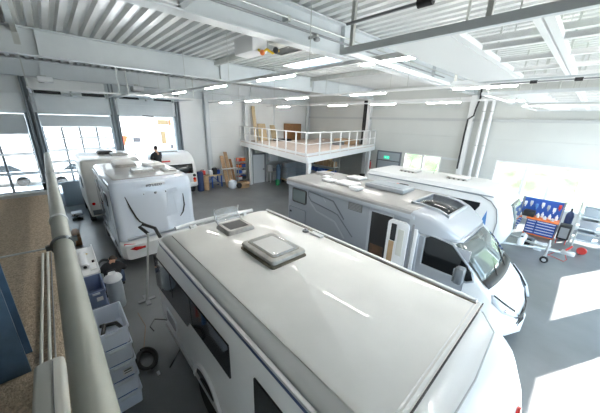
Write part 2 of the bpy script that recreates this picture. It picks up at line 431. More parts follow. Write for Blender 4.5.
# gas heater + grille near the roof
t = T('gas_heater', 'white unit heater with orange valves hanging under the roof', 'heater', (-7.2, 4.9, 6.3))
MB().box(-7.9, -6.9, 4.5, 5.0, 6.45, 6.9, .04).build('housing', 'white_plastic', t)
MB().box(-7.0, -6.5, 5.1, 5.5, 6.72, 6.98, .02).build('heat_exchanger', 'cream_plastic', t)
MB().tube([(-6.9, 4.7, 6.5), (-6.75, 4.72, 6.42), (-6.65, 4.8, 6.5), (-6.6, 4.95, 6.42), (-6.5, 5.1, 6.5)], .035).build('gas_pipe', 'yellow', t)
MB().sphere((-6.75, 4.72, 6.42), .07).build('valve', 'orange', t); MB().sphere((-6.45, 4.95, 6.47), .08).build('valve', 'black', t)
for xx in (-7.8, -7.0): MB().cyl((xx, 4.75, 6.9), (xx, 4.75, 7.0), .015, 8).build('hanger', 'galv', t)
t = T('ceiling_grille', 'dark square louvred vent grille under the roof deck beside the heater', 'vent', (-7.75, 6.3, 6.9))
MB().box(-8.35, -7.25, 5.85, 5.9, 6.88, 7.0).box(-8.35, -7.25, 6.62, 6.67, 6.88, 7.0).box(-8.35, -8.3, 5.85, 6.67, 6.88, 7.0).box(-7.3, -7.25, 5.85, 6.67, 6.88, 7.0).build('frame', 'grille', t, smooth=False)
b = MB()
for k in range(9): b.box(-8.3+.11*k+.02, -8.3+.11*k+.05, 5.9, 6.62, 6.9, 6.98)
b.build('louvre', 'grille', t, smooth=False)
MB().box(-8.3, -7.3, 5.9, 6.62, 6.985, 6.998).build('backing', 'grey_mid', t, smooth=False)
# conduit along the near beam
tag(MB().tube([(-4.82, YB+.3, 6.66), (-4.82, 17.4, 6.66)], .02).box(-4.99, -4.80, 4.0, 4.08, 6.6, 6.7).build('cable_conduit', 'galv'), 'thin grey conduit running along the web of the near roof beam', 'conduit')
tag(MB().tube([(-4.80, YB+.3, 6.52), (-4.80, 12.4, 6.52)], .025).build('gas_line', 'grey_mid'), 'grey pipe fixed low on the web of the near roof beam', 'pipe')
t = T('motion_sensor', 'small round grey sensor on the web of the near roof beam', 'sensor', (-4.7, 4.8, 6.45))
MB().lathe((-4.75, 4.8, 6.36), [(.02, 0), (.07, .02), (.08, .06), (.03, .1)], 'Z', 16).build('body', 'grey_mid', t); MB().box(-4.99, -4.72, 4.77, 4.83, 6.44, 6.5).build('arm', 'galv', t, smooth=False)

# pipes and hose beside the right-hand column
t = T('downpipe', 'left white downpipe beside the right-hand column', 'pipe', (-4.42, 17.6, 0), 'white downpipes by the column')
MB().tube([(-4.42, 17.6, 0), (-4.42, 17.6, 5.9), (-4.5, 17.5, 6.1)], .085, 14).build('pipe', 'steel_white', t)
for z in (1.6, 3.6, 5.4): MB().lathe((-4.42, 17.6, z), [(.086, 0), (.1, 0), (.1, .04), (.086, .04)], 'Z', 14).box(-4.44, -4.40, 17.68, 17.9, z, z+.04).build('clamp', 'galv', t)
dup(t, (-4.05, 17.6, 0), 0, 'right white downpipe beside the right-hand column')
tag(MB().tube([(-4.72, 17.45, 6.6), (-4.68, 17.42, 6.1), (-4.78, 17.45, 5.6), (-4.82, 17.45, 5.2), (-5.08, 17.48, 5.0), (-5.1, 17.5, 4.2), (-5.1, 17.5, 2.2)], .045, 10).build('black_hose', 'black'), 'black hose hanging down in front of the right-hand column', 'hose')
# upright black duct by the mezzanine column
tag(MB().box(-12.15, -11.95, 17.55, 17.85, 3.05, 6.2).build('cable_duct', 'black', smooth=False), 'tall black cable duct beside the column behind the mezzanine', 'duct')

# exit door and sign
d = SE('door_6', (-9.8, YR-.05, 0))
MB().box(-10.75, -10.65, YR-.08, YR, 0, 2.75).box(-8.95, -8.85, YR-.08, YR, 0, 2.75).box(-10.65, -8.95, YR-.08, YR, 2.65, 2.75).box(-10.65, -8.95, YR-.08, YR, 2.02, 2.1).build('door_frame', 'silver_dark', d, smooth=False)
MB().box(-10.65, -8.95, YR-.05, YR-.01, 0.02, 2.0).box(-10.65, -8.95, YR-.05, YR-.01, 2.1, 2.65).build('door_panel', 'grey_box', d, smooth=False)
MB().box(-9.15, -9.05, YR-.12, YR-.05, 1.0, 1.05).build('door_handle', 'alu', d, smooth=False)
t = T('exit_sign', 'green emergency exit sign on the grey door behind the caravan roof', 'sign', (-9.95, YR-.08, 2.2))
MB().box(-10.15, -9.75, YR-.11, YR-.05, 2.2, 2.38, .01).build('housing', 'exit_green', t)
b = MB(); yv = YR-.113
b.box(-10.02, -9.98, yv-.004, yv, 2.23, 2.34).box(-10.06, -9.94, yv-.004, yv, 2.29, 2.31).box(-9.9, -9.8, yv-.004, yv, 2.29, 2.31)
b.build('pictogram', 'white_plastic', t, smooth=False)

# ------------------------------------------------------------------ outside
S('ground', MB().box(-60, XL-.2, -40, 50, -.25, -.05), 'asphalt')
S('ground', MB().box(XL-.2, 45, YR+.2, 60, -.25, -.05).box(XF+.2, 45, -40, YR+.2, -.25, -.05), 'gravel')
b = MB(); rows = []
for j in range(16):
    y = 21.2+j*1.1; row = []
    for i in range(46):
        x = -26+i*1.1; row.append((x, y, -.1+max(0, j-.4)*.80+random.uniform(-.12, .12)*(j > 0)))
    rows.append(row)
b.loft(rows, cap=False, closed=False); S('grass_bank', b, 'grass', smooth=True)
t = T('neighbouring_building', 'white building outside the raised door with small windows and a dark sign', 'building', (-30, 6, -.05))
MB().box(-34, -28, -14, 14, -.05, 8.5).build('wall', 'facade', t, smooth=False)
MB().box(-28.0, -27.9, 5.39, 5.95, 2.42, 2.80).build('sign', 'facade_dark', t, smooth=False)
for (y0, y1, z0, z1, m) in ((7.6, 8.5, 3.95, 4.38, 'facade_brown'), (7.75, 8.15, 2.2, 3.35, 'facade_brown'), (8.5, 8.75, 1.7, 2.1, 'facade_dark')):
    MB().box(-28, -27.93, y0, y1, z0, z1).build('window', m, t, smooth=False)
MB().box(-27.99, -27.9, 8.55, 8.75, 3.9, 4.4).build('shutter', 'facade_orange', t, smooth=False)
MB().prism([(4.42, 2.2), (4.62, 2.05), (5.0, 2.95), (4.65, 3.0)], -27.99, -27.9, 'X').build('orange_mark', 'facade_orange', t, smooth=False)
for (x, y, m, l) in ((-25, 1.2, 'white_gloss', 'pale car parked outside the closed glazed door'), (-26, -3.2, 'grey_box', 'grey-blue car parked outside at the far left')):
    t = T('parked_car', l, 'car', (x, y, -.05))
    prof = [(-1.9, .35), (-2.0, .7), (-1.85, .95), (-1.2, 1.0), (-.6, 1.45), (.9, 1.48), (1.6, 1.0), (2.05, .9), (2.1, .4)]
    MB().prism([(x*0+y+p[0], p[1]) for p in prof], x-.85, x+.85, 'X').build('body', m, t)
    MB().prism([(y-1.05, 1.0), (y-.6, 1.38), (y+.85, 1.4), (y+1.35, 1.0)], x-.87, x+.87, 'X').build('window', 'dark_glass', t)
    for yy in (y-1.25, y+1.25):
        for xx in (x-.85, x+.65): MB().cyl((xx, yy, .27), (xx+.2, yy, .27), .32, 20).build('wheel', 'rubber', t)

# ------------------------------------------------------------------ vehicles
def loftz(rings, n=5):
    """rings: (z, x0, x1, y0, y1, r_rear, r_front)"""
    out = []
    for z, x0, x1, y0, y1, rr, rf in rings:
        out.append([(p[0], p[1], z) for p in rrect_pts(x0, x1, y0, y1, 0, n, (rr, rf, rf, rr))])
    return out
def loftx(rings, n=5):
    """rings: (x, y0, y1, z0, z1, r_bottom, r_top)"""
    out = []
    for x, y0, y1, z0, z1, rb, rt in rings:
        out.append([(x, p[0], p[1]) for p in rrect_pts(y0, y1, z0, z1, 0, n, (rb, rb, rt, rt))])
    return out
def wheel(parent, x, y, r=.34, w=.2, side=-1):
    k = MB().lathe((x, y, r), [(r*.62, -w/2), (r*.93, -w/2), (r, -w/2+.04), (r, w/2-.04), (r*.93, w/2), (r*.62, w/2)], 'Y', 28).build('wheel', 'rubber', parent)
    MB().lathe((x, y, r), [(.03, side*(w/2-.03)), (r*.3, side*(w/2-.02)), (r*.6, side*(w/2-.0)), (r*.62, side*(w/2-.06)), (.03, side*(w/2-.08))], 'Y', 20).build('rim', 'alu', k)
def roof_vent(parent, x0, x1, y0, y1, z, h=.12, name='roof_hatch', frame='old_frame', lid='clear', open_=False):
    f = MB(); w = .06
    f.loft([[(p[0], p[1], zz) for p in rrect_pts(x0+o, x1-o, y0+o, y1-o, .04)] for zz, o in ((z, 0), (z+.03, 0.005), (z+h*.6, .03))], cap=True)
    k = f.build(name, frame, parent)
    if not open_:
        MB().loft([[(p[0], p[1], zz) for p in rrect_pts(x0+o, x1-o, y0+o, y1-o, .05)] for zz, o in ((z+h*.6+.002, .02), (z+h*.8, .02), (z+h, .06))]).build('lid', lid, k)
    return k

# ---- near white motorhome
NX = T('motorhome', 'large white motorhome seen from above in the foreground with two roof hatches', 'motorhome', (-2.6, 2.25, 0))
Y0, Y1 = 1.07, 3.40
rings = [(.50, -5.40, .08, Y0+.05, Y1-.05, .15, .5), (.62, -5.52, .16, Y0, Y1, .15, .55), (1.3, -5.65, .23, Y0, Y1, .15, .6), (1.9, -5.5, .22, Y0, Y1, .15, .65),
         (2.25, -5.2, .14, Y0, Y1, .15, .65), (2.5, -4.98, .03, Y0+.01, Y1-.01, .15, .6), (2.62, -4.86, -.14, Y0+.04, Y1-.04, .15, .5), (2.69, -4.74, -.28, Y0+.10, Y1-.10, .15, .4), (2.71, -4.66, -.37, Y0+.17, Y1-.17, .15, .3)]
MB().loft(loftz(rings, 7)).build('body', 'white_gloss', NX)
# roof skin
MB().loft([[(p[0], p[1], z) for p in rrect_pts(-4.60+o, -.40, Y0+.14+o, Y1-.12-o, .08)] for z, o in ((2.70, 0), (2.722, .0), (2.73, .02))]).build('roof', 'roof_white', NX, label='cream dusty roof skin')
# front cap seam
b = MB().box(-.40, -.388, Y0+.1, Y1-.1, 2.70, 2.732); b.build('seam', 'black', NX, smooth=False, label='black sealing joint across the roof')
MB().box(-.44, -.41, Y0+.12, Y1-.12, 2.71, 2.734).box(-.47, -.455, Y0+.12, Y1-.12, 2.71, 2.732).build('trim_strip', 'alu', NX, smooth=False)
MB().tube([(-.36, Y0+.25, 2.712), (-.2, Y0+.45, 2.672), (-.17, 2.2, 2.668), (-.2, Y1-.45, 2.672), (-.36, Y1-.25, 2.712)], .008, 6).build('cap_joint', 'mid_grey', NX)
# roof side edging rails
b = MB().box(-4.6, -.45, Y1-.16, Y1-.10, 2.69, 2.76, .015); b.build('edge_rail', 'white_gloss', NX)
MB().box(-4.5, -.45, Y1-.185, Y1-.165, 2.722, 2.738).build('sealant', 'dirt', NX, smooth=False, label='dirty sealant line')
MB().tube([(-4.66, Y0+.25, 2.77), (-4.72, Y0+.6, 2.78), (-4.74, Y0+1.2, 2.78), (-4.70, Y1-.45, 2.77)], .035, 10).box(-4.7, -4.6, Y0+.5, Y0+.56, 2.7, 2.76).box(-4.72, -4.62, Y1-.7, Y1-.64, 2.7, 2.76).build('roof_rail', 'white_gloss', NX)
MB().box(-4.75, -.35, Y0-.025, Y0+.005, 2.50, 2.545).build('belt_rail', 'navy', NX, smooth=False, label='dark blue awning groove along the near side')
MB().box(-4.78, -.35, Y0-.03, Y0+.01, 2.555, 2.59).build('awning_rail', 'alu', NX, smooth=False)
# near-side window band
b = MB().prism([(-5.50, 1.28), (-5.38, 2.04), (-2.3, 2.14), (-2.3, 1.62), (-2.65, 1.62), (-3.6, 1.58), (-3.75, 1.40)], Y0-.02, Y0+.005, 'Y'); b.build('window', 'dark_glass', NX, smooth=False, label='long black side window band')
MB().prism([(-1.75, 1.3), (-1.75, 2.15), (-.45, 2.15), (-.35, 1.7), (-.5, 1.3)], Y0-.02, Y0+.005, 'Y').build('window', 'dark_glass', NX, smooth=False)
for xx in (-4.4, -3.5): MB().box(xx-.015, xx+.015, Y0-.024, Y0-.019, 1.6, 2.1).build('window_strut', 'black', NX, smooth=False)
f = MB().rplate('Y', Y0-.02, Y0+.005, -5.0, -4.45, .72, 1.02, .05).build('service_flap', 'steel_paint', NX)
MB().rplate('Y', Y0-.03, Y0-.018, -4.96, -4.49, .76, .98, .04).build('flap_grille', 'grey_mid', f)
MB().box(-5.2, .0, Y0-.03, Y0+.03, .46, .54).build('skirt', 'alu', NX, smooth=False)
b = MB().loft([[(-3.2+(.42+o)*math.cos(a), yy, .45+(.42+o)*math.sin(a)) for a in [math.pi*k/14 for k in range(15)]] for o, yy in ((.0, Y0+.02), (.0, Y0-.04), (.07, Y0-.04), (.07, Y0+.02))], cap=False, closed=False)
b.build('wheel_arch', 'white_gloss', NX)
MB().prism([(-3.2+.42*math.cos(math.pi*k/14), .45+.42*math.sin(math.pi*k/14)) for k in range(15)], Y0-.006, Y0+.02, 'Y').build('wheel_well', 'black', NX, smooth=False)
wheel(NX, -3.2, Y0+.08); wheel(NX, -.85, Y0+.08); wheel(NX, -3.2, Y1-.08, side=1); wheel(NX, -.85, Y1-.08, side=1)
# windscreen and lamps on the nose
b = MB()
for z0_, z1_, xa, xb in ((1.25, 1.95, .238, .228),):
    b.loft([[(xa, Y0+.6, z0_), (xa, Y1-.6, z0_)], [(xb, Y0+.6, z1_), (xb, Y1-.6, z1_)]], cap=False, closed=False)
b.build('windscreen', 'dark_glass', NX, smooth=False, solid=.01)
MB().box(.10, .16, 2.55, 2.65, 2.2, 2.28, .01).build('marker_lamp', 'red_lens', NX, label='small red marker on the nose')
# roof furniture of the near motorhome
k = roof_vent(NX, -4.35, -3.86, 1.93, 2.48, 2.73, .12, open_=True)
MB().box(-4.27, -3.94, 2.02, 2.39, 2.80, 2.806).build('opening', 'black', k, smooth=False)
lid = MB(); H0 = Vector((-4.35, 0, 2.80))
lid.loft([[(-4.36, 1.95, 2.81), (-4.36, 2.46, 2.81)], [(-4.43, 1.95, 2.90), (-4.43, 2.46, 2.90)], [(-4.45, 1.98, 3.00), (-4.45, 2.43, 3.00)], [(-4.41, 2.02, 3.06), (-4.41, 2.39, 3.06)]], cap=False, closed=False)
lid.build('lid', 'clear', k, solid=.012)
for yy in (1.96, 2.45): MB().tube([(-4.30, yy, 2.80), (-4.40, yy, 2.88), (-4.44, yy, 2.98), (-4.41, yy, 3.06)], .012, 6).build('lid_rim', 'alu', k)
k = MB().loft([[(p[0], p[1], zz) for p in rrect_pts(-3.36+o, -2.50-o, 1.86+o, 2.52-o, .05)] for zz, o in ((2.73, 0), (2.745, 0), (2.76, .03), (2.80, .035))]).build('skylight', 'dirt', NX)
MB().loft([[(p[0], p[1], zz) for p in rrect_pts(-3.36+o, -2.50-o, 1.86+o, 2.52-o, .05)] for zz, o in ((2.775, .02), (2.80, .01), (2.83, .02), (2.845, .06))]).build('frame', 'old_frame', k)
MB().loft([[(p[0], p[1], zz) for p in rrect_pts(-3.36+o, -2.50-o, 1.86+o, 2.52-o, .05)] for zz, o in ((2.846, .09), (2.875, .10), (2.885, .16))]).build('lid', 'clear', k)
MB().loft([[(p[0], p[1], zz) for p in rrect_pts(-3.36+.08, -2.50-.08, 1.86+.08, 2.52-.08, .05)] for zz in (2.8452, 2.8458)]).build('seal', 'dirt', k)
MB().box(-3.2, -2.66, 2.0, 2.38, 2.8465, 2.849).build('blind', 'roof_white', k, smooth=False)
for q in range(5): MB().box(-3.28+.16*q, -3.22+.16*q, 1.885, 1.90, 2.80, 2.83).build('clip', 'black', k, smooth=False)
MB().box(-3.05, -2.78, 3.10, 3.20, 2.73, 2.77, .015).build('lamp', 'white_plastic', NX)
MB().lathe((-3.17, 3.12, 2.73), [(.06, 0), (.055, .03), (.02, .045), (.02, .06)], 'Z', 16).build('aerial', 'grey_mid', NX)
for (x, y, w_, l_) in ((-4.32, 1.62, .02, .12), (-3.62, 1.75, .018, .16), (-2.2, 1.62, .02, .22)):
    pass

# ---- silver semi-integrated motorhome
G = T('motorhome', 'silver grey motorhome with an open habitation door and white packs on its roof', 'motorhome', (-3.8, 7.1, 0))
gy0, gy1 = 5.98, 8.24
MB().loft(loftz([(.45, -7.0, -2.2, gy0+.02, gy1-.02, .08, .02), (.5, -7.05, -2.2, gy0, gy1, .1, .02), (2.5, -7.1, -2.25, gy0, gy1, .1, .02), (2.62, -7.1, -2.3, gy0+.03, gy1-.03, .1, .02), (2.70, -7.05, -2.35, gy0+.1, gy1-.1, .1, .02)])).build('body', 'silver', G)
MB().loft([[(p[0], p[1], z) for p in rrect_pts(-7.16+o, -2.45, gy0-.04+o, gy1+.04-o, .1)] for z, o in ((2.58, 0), (2.68, 0), (2.715, .04), (2.725, .12))]).build('roof', 'roof_grp', G, label='pale grey glossy roof')
MB().box(-7.1, -2.4, gy0-.05, gy0+.0, 2.50, 2.62, .02).build('awning_rail', 'silver_light', G)
# roof front cap over the cab
MB().loft(loftx([(-2.5, gy0-.03, gy1+.03, 2.2, 2.72, .05, .10), (-2.1, gy0-.0, gy1+.0, 2.2, 2.68, .05, .12), (-1.85, gy0+.03, gy1-.03, 2.2, 2.58, .05, .12), (-1.62, gy0+.12, gy1-.12, 2.2, 2.43, .05, .1), (-1.45, gy0+.25, gy1-.25, 2.21, 2.30, .02, .04)], 6)).build('front_cap', 'silver_light', G)
MB().loft(loftx([(-1.75, gy0+.04, gy1-.04, 2.165, 2.24, .02, .03), (-1.50, gy0+.16, gy1-.16, 2.165, 2.24, .02, .03), (-1.40, gy0+.36, gy1-.36, 2.17, 2.23, .02, .02)])).build('cap_lip', 'silver', G)
k = MB().prism([(gy0+.45, 0), (gy0+.45, 0)][:0] or rrect_pts(6.55, 7.75, 0, 1, .0)[:0] or [(0, 0), (1, 0), (1, 1)], 0, .001, 'X') if False else None
# front skylight (tilted dark pane on the cap)
def capz(x): return 2.72 if x < -2.5 else (2.72-(x+2.5)*.1 if x < -2.1 else 2.68-(x+2.1)*.4 if x < -1.85 else 2.58-(x+1.85)*.62)
b = MB(); b.loft([[(x, 6.55, capz(x)+.03), (x, 7.8, capz(x)+.03)] for x in (-2.72, -2.5, -2.1, -1.88)], cap=False, closed=False)
k = b.build('skylight', 'dark_glass', G, solid=.03)
b = MB()
for y in (6.52, 7.79): b.loft([[(x, y, capz(x)), (x, y+.05, capz(x)), (x, y+.05, capz(x)+.055), (x, y, capz(x)+.055)] for x in (-2.76, -2.5, -2.1, -1.86)])
b.box(-2.78, -2.72, 6.52, 7.84, 2.70, 2.78).box(-1.89, -1.84, 6.52, 7.84, 2.56, 2.645)
b.build('frame', 'silver_light', k, smooth=False)
# cab: bonnet, screen, nose
cab = [(-2.3, gy0+.04, gy1-.04, .40, 2.25, .06, .12), (-1.5, gy0+.06, gy1-.06, .38, 2.20, .06, .14), (-1.25, gy0+.07, gy1-.07, .36, 1.92, .06, .14), (-.86, gy0+.08, gy1-.08, .34, 1.55, .06, .16),
       (-.66, gy0+.10, gy1-.10, .34, 1.40, .08, .2), (-.42, gy0+.22, gy1-.22, .34, 1.20, .1, .22), (-.24, gy0+.45, gy1-.45, .36, .98, .1, .2), (-.15, gy0+.75, gy1-.75, .40, .78, .1, .12)]
MB().loft(loftx(cab, 6)).build('cab', 'white_gloss', G, label='white cab front with bonnet')
MB().box(-2.28, -1.15, gy0+.035, gy0+.065, .75, 2.15).build('cab_door', 'silver_light', G, smooth=False, label='silver cab door')
MB().prism([(-2.08, 1.48), (-2.08, 2.16), (-1.98, 2.22), (-1.52, 2.17), (-1.06, 1.70), (-1.0, 1.54), (-1.1, 1.47)], gy0+.02, gy0+.045, 'Y').build('side_window', 'dark_glass', G, smooth=False)
b = MB(); b.tube([(-2.11, gy0+.03, 1.46), (-2.12, gy0+.03, 2.16), (-2.0, gy0+.03, 2.25), (-1.51, gy0+.03, 2.20), (-1.03, gy0+.03, 1.72), (-.97, gy0+.03, 1.53), (-1.1, gy0+.03, 1.44), (-2.11, gy0+.03, 1.45)], .02, 6).build('window_trim', 'silver_light', G)
b = MB(); ys = [gy0+.12+(gy1-gy0-.24)*k/10 for k in range(11)]
def bow(y): return .10*(1-((y-(gy0+gy1)/2)/1.1)**2)
b.loft([[(x+bow(y), y, z) for y in ys] for x, z in ((-1.48, 2.19), (-1.18, 1.94), (-.92, 1.65), (-.85, 1.56))], cap=False, closed=False)
b.build('windscreen', 'wind_glass', G, solid=.02)
MB().loft([[(x+bow(y), y, z) for y in ys] for x, z in ((-.87, 1.58), (-.77, 1.50), (-.71, 1.45))], cap=False, closed=False).build('scuttle', 'black', G, solid=.02)
for yy in (6.7, 7.4): MB().tube([(-.70, yy, 1.52), (-.92, yy+.35, 1.74), (-1.02, yy+.5, 1.86)], .012, 6).build('wiper', 'black', G)
m_ = T  # mirror
k = MB().box(-1.30, -1.12, gy0-.30, gy0-.08, 1.47, 1.85, .05).build('mirror', 'silver_dark', G)
MB().box(-1.315, -1.30, gy0-.28, gy0-.10, 1.50, 1.82).build('mirror_glass', 'chrome', k, smooth=False)
MB().box(-1.26, -1.16, gy0-.10, gy0+.08, 1.55, 1.65).build('mirror_arm', 'black', k, smooth=False)
for s in (0, 1):
    ya, yb = (gy0+.14, gy0+.50) if s == 0 else (gy1-.14, gy1-.50)
    sg = 1 if s == 0 else -1
    k = MB().loft([[(-.62, ya-.01*sg, 1.33), (-.60, ya-.02*sg, 1.16)], [(-.42, ya+.09*sg, 1.17), (-.39, ya+.08*sg, .97)], [(-.27, ya+.26*sg, 1.03), (-.23, ya+.26*sg, .88)], [(-.19, yb+.10*sg, .93), (-.16, yb+.10*sg, .83)]], cap=False, closed=False).build('headlight', 'decal_light', G, solid=-.05)
    MB().loft([[(-.60, ya+.02*sg, 1.35), (-.59, ya+.02*sg, 1.31)], [(-.40, ya+.14*sg, 1.20), (-.39, ya+.14*sg, 1.15)], [(-.24, ya+.30*sg, 1.05), (-.23, ya+.30*sg, 1.0)]], cap=False, closed=False).build('trim', 'black', k, solid=.02)
    MB().sphere((-.37, ya+.17*sg, 1.02), .06, (1, 1, .8)).build('lens', 'chrome', k)
g_ = MB()
for q in range(5): g_.tube([(-.14-.02*abs(q-1), gy0+.72, .48+.06*q), (-.09-.02*abs(q-1), 7.11, .48+.06*q), (-.14-.02*abs(q-1), gy1-.72, .48+.06*q)], .02, 6)
g_.build('grille', 'black', G)
MB().loft([[(-.34, gy0+.34, 1.0), (-.33, gy0+.34, .93)], [(-.20, gy0+.55, .88), (-.18, gy0+.55, .80)], [(-.12, gy0+.78, .80), (-.11, gy0+.78, .72)], [(-.10, 7.11, .78), (-.09, 7.11, .70)], [(-.12, gy1-.78, .80), (-.11, gy1-.78, .72)], [(-.20, gy1-.55, .88), (-.18, gy1-.55, .80)], [(-.34, gy1-.34, 1.0), (-.33, gy1-.34, .93)]], cap=False, closed=False).build('grille_bar', 'black', G, solid=.02)
MB().loft(loftx([(-1.0, gy0+.02, gy1-.02, .34, .66, .06, .08), (-.50, gy0+.12, gy1-.12, .34, .66, .08, .08), (-.25, gy0+.42, gy1-.42, .34, .62, .08, .08), (-.06, gy0+.85, gy1-.85, .34, .52, .06, .06)], 5)).build('bumper', 'white_gloss', G)
wheel(G, -.95, gy0+.12, .35); wheel(G, -.95, gy1-.12, .35, side=1); wheel(G, -5.2, gy0+.12, .35); wheel(G, -5.2, gy1-.12, .35, side=1)
# left side details
s_ = gy0-.012
k = MB().rplate('Y', s_-.01, gy0+.01, -6.8, -6.08, 1.92, 2.43, .08).build('side_window', 'black', G)
MB().rplate('Y', s_-.018, s_-.01, -6.75, -6.13, 1.97, 2.38, .06).build('pane', 'wind_glass', k)
k = MB().rplate('Y', s_-.006, gy0+.01, -6.95, -6.1, .75, 1.72, .06).build('garage_door', 'silver_dark', G)
MB().rplate('Y', s_-.012, s_-.006, -6.93, -6.12, .77, 1.70, .05).build('panel', 'silver', k)
MB().box(-6.9, -6.82, s_-.03, s_-.01, 1.5, 1.56).build('handle', 'black', k, smooth=False)
def stripe(pts, m, w=.03, lab=None):
    b = MB(); P = [Vector((p[0], 0, p[1])) for p in pts]
    up = []; dn = []
    for i, p in enumerate(P):
        dd = (P[min(i+1, len(P)-1)]-P[max(i-1, 0)]).normalized(); nn = Vector((-dd.z, 0, dd.x))
        up.append(p+nn*w/2); dn.append(p-nn*w/2)
    b.loft([[(a.x, s_-.004, a.z), (c.x, s_-.004, c.z)] for a, c in zip(up, dn)], cap=False, closed=False)
    b.build('stripe', m, G, smooth=False, solid=.004, label=lab)
stripe([(-5.98, 2.45), (-5.3, 2.40), (-4.9, 2.36), (-4.45, 1.9)], 'silver_dark', .05, 'dark decal stripe')
stripe([(-5.98, 2.28), (-5.85, 2.14), (-4.9, 2.02), (-4.7, 1.98), (-4.1, 1.45)], 'silver_dark', .04)
stripe([(-5.9, 2.10), (-5.6, 1.85), (-4.8, 1.72), (-4.4, 1.3)], 'silver_light', .06, 'pale decal stripe')
stripe([(-5.98, 2.45), (-5.98, 2.28)], 'silver_dark', .03)
stripe([(-5.4, 2.45), (-5.2, 2.25)], 'silver_light', .03)
k = MB().rplate('Y', s_-.012, gy0+.01, -4.33, -3.86, 2.27, 2.53, .01).build('vent', 'grille', G)
b = MB()
for q in range(6): b.box(-4.3, -3.89, s_-.018, s_-.012, 2.29+.04*q, 2.31+.04*q)
b.build('louvre', 'grey_mid', k, smooth=False)
# habitation door opening
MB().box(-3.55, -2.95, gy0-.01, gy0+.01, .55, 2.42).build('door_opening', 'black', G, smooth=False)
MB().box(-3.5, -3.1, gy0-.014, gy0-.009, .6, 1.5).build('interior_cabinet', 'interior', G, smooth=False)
MB().box(-3.62, -3.55, gy0-.03, gy0+.01, .5, 2.47).box(-3.62, -2.92, gy0-.03, gy0+.01, 2.42, 2.48).build('door_frame', 'silver_light', G, smooth=False)
k = MB().loft([[(p[0], yy, p[1]) for p in rrect_pts(-3.0, -2.46, .55, 2.40, .12)] for yy in (gy0-.10, gy0-.04)]).build('habitation_door', 'white_plastic', G, label='opened white habitation door folded back against the side')
MB().rplate('Y', gy0-.112, gy0-.10, -2.9, -2.76, 1.85, 2.3, .02).build('door_window', 'dark_glass', k)
MB().rplate('Y', gy0-.112, gy0-.10, -2.92, -2.78, .9, 1.83, .02).build('door_pocket', 'card', k)
MB().rplate('Y', gy0-.118, gy0-.10, -2.70, -2.55, 1.5, 2.2, .02).build('door_lining', 'cream_plastic', k)
MB().box(-2.76, -2.62, gy0-.14, gy0-.10, 1.15, 1.22).build('door_handle', 'grey_mid', k, smooth=False)
MB().box(-2.42, -2.36, gy0-.03, gy0+.02, .6, 2.4, .015).build('door_post', 'grey_mid', G)
MB().box(-2.36, -2.27, gy0-.03, gy0+.03, .8, 2.3, .02).build('corner_post', 'white_gloss', G)
# rooftop of the silver motorhome
k = MB().box(-4.6, -3.3, 7.1, 7.85, 2.725, 2.86, .04).build('roof_air_conditioner', 'silver_light', G, label='flat grey air conditioner on the roof')
MB().box(-4.5, -3.4, 7.2, 7.75, 2.86, 2.875, .01).build('cover', 'grey_box', k)
k = MB().box(-3.95, -3.65, 8.05, 8.18, 2.725, 2.82, .03).build('aerial', 'black', G); MB().box(-4.05, -3.95, 8.07, 8.15, 2.725, 2.80, .01).build('cap', 'orange', k)
roof_vent(G, -6.95, -6.4, 7.2, 7.75, 2.725, .10, lid='roof_grp')
for (x0, x1, y0, y1, nm_) in ((-6.0, -5.52, 6.55, 6.9, 'flat white pack on the silver motorhome roof, nearest the rear'), (-5.45, -4.75, 6.6, 7.15, 'largest flat white pack on the silver motorhome roof'), (-4.70, -4.35, 6.35, 6.72, 'small flat white pack on the silver motorhome roof near its edge'),
                              (-5.75, -5.15, 7.6, 8.1, 'flat white pack at the far edge of the silver motorhome roof'), (-6.34, -6.05, 6.95, 7.2, 'small white pack beside the rear hatch of the silver motorhome')):
    b = MB(); b.loft([[(p[0]+random.uniform(-.015, .015), p[1]+random.uniform(-.015, .015), z) for p in rrect_pts(x0+o, x1-o, y0+o, y1-o, .06)] for z, o in ((2.727, .02), (2.76, 0), (2.80, .01), (2.815, .06))])
    tag(b.build('white_pack', 'white_plastic'), nm_, 'package', 'white packs on the silver motorhome roof')

# ---- white motorhome with lettering on its rear (left, middle distance)
A = T('motorhome', 'white motorhome on the left seen from behind with black lettering on its rear', 'motorhome', (-10.9, 2.1, 0))
ay0, ay1 = .93, 3.30
MB().loft(loftz([(.42, -12.9, -9.0, ay0+.03, ay1-.03, .1, .18), (.7, -12.95, -8.94, ay0, ay1, .1, .2), (1.0, -13.0, -8.97, ay0, ay1, .1, .2), (1.25, -13.0, -9.05, ay0, ay1, .1, .2), (2.3, -13.0, -9.05, ay0, ay1, .1, .2), (2.62, -13.0, -9.08, ay0, ay1, .1, .2), (2.76, -12.97, -9.14, ay0+.03, ay1-.03, .1, .2), (2.83, -12.9, -9.25, ay0+.12, ay1-.12, .1, .2)])).build('body', 'white_cool', A)
MB().loft([[(p[0], p[1], z) for p in rrect_pts(-12.85+o, -9.3-o, ay0+.15+o, ay1-.15-o, .1)] for z, o in ((2.82, 0), (2.845, .02))]).build('roof', 'roof_grp', A)
MB().box(-12.9, -9.2, ay0-.015, ay0+.01, 2.60, 2.68).build('awning_rail', 'silver', A, smooth=False)
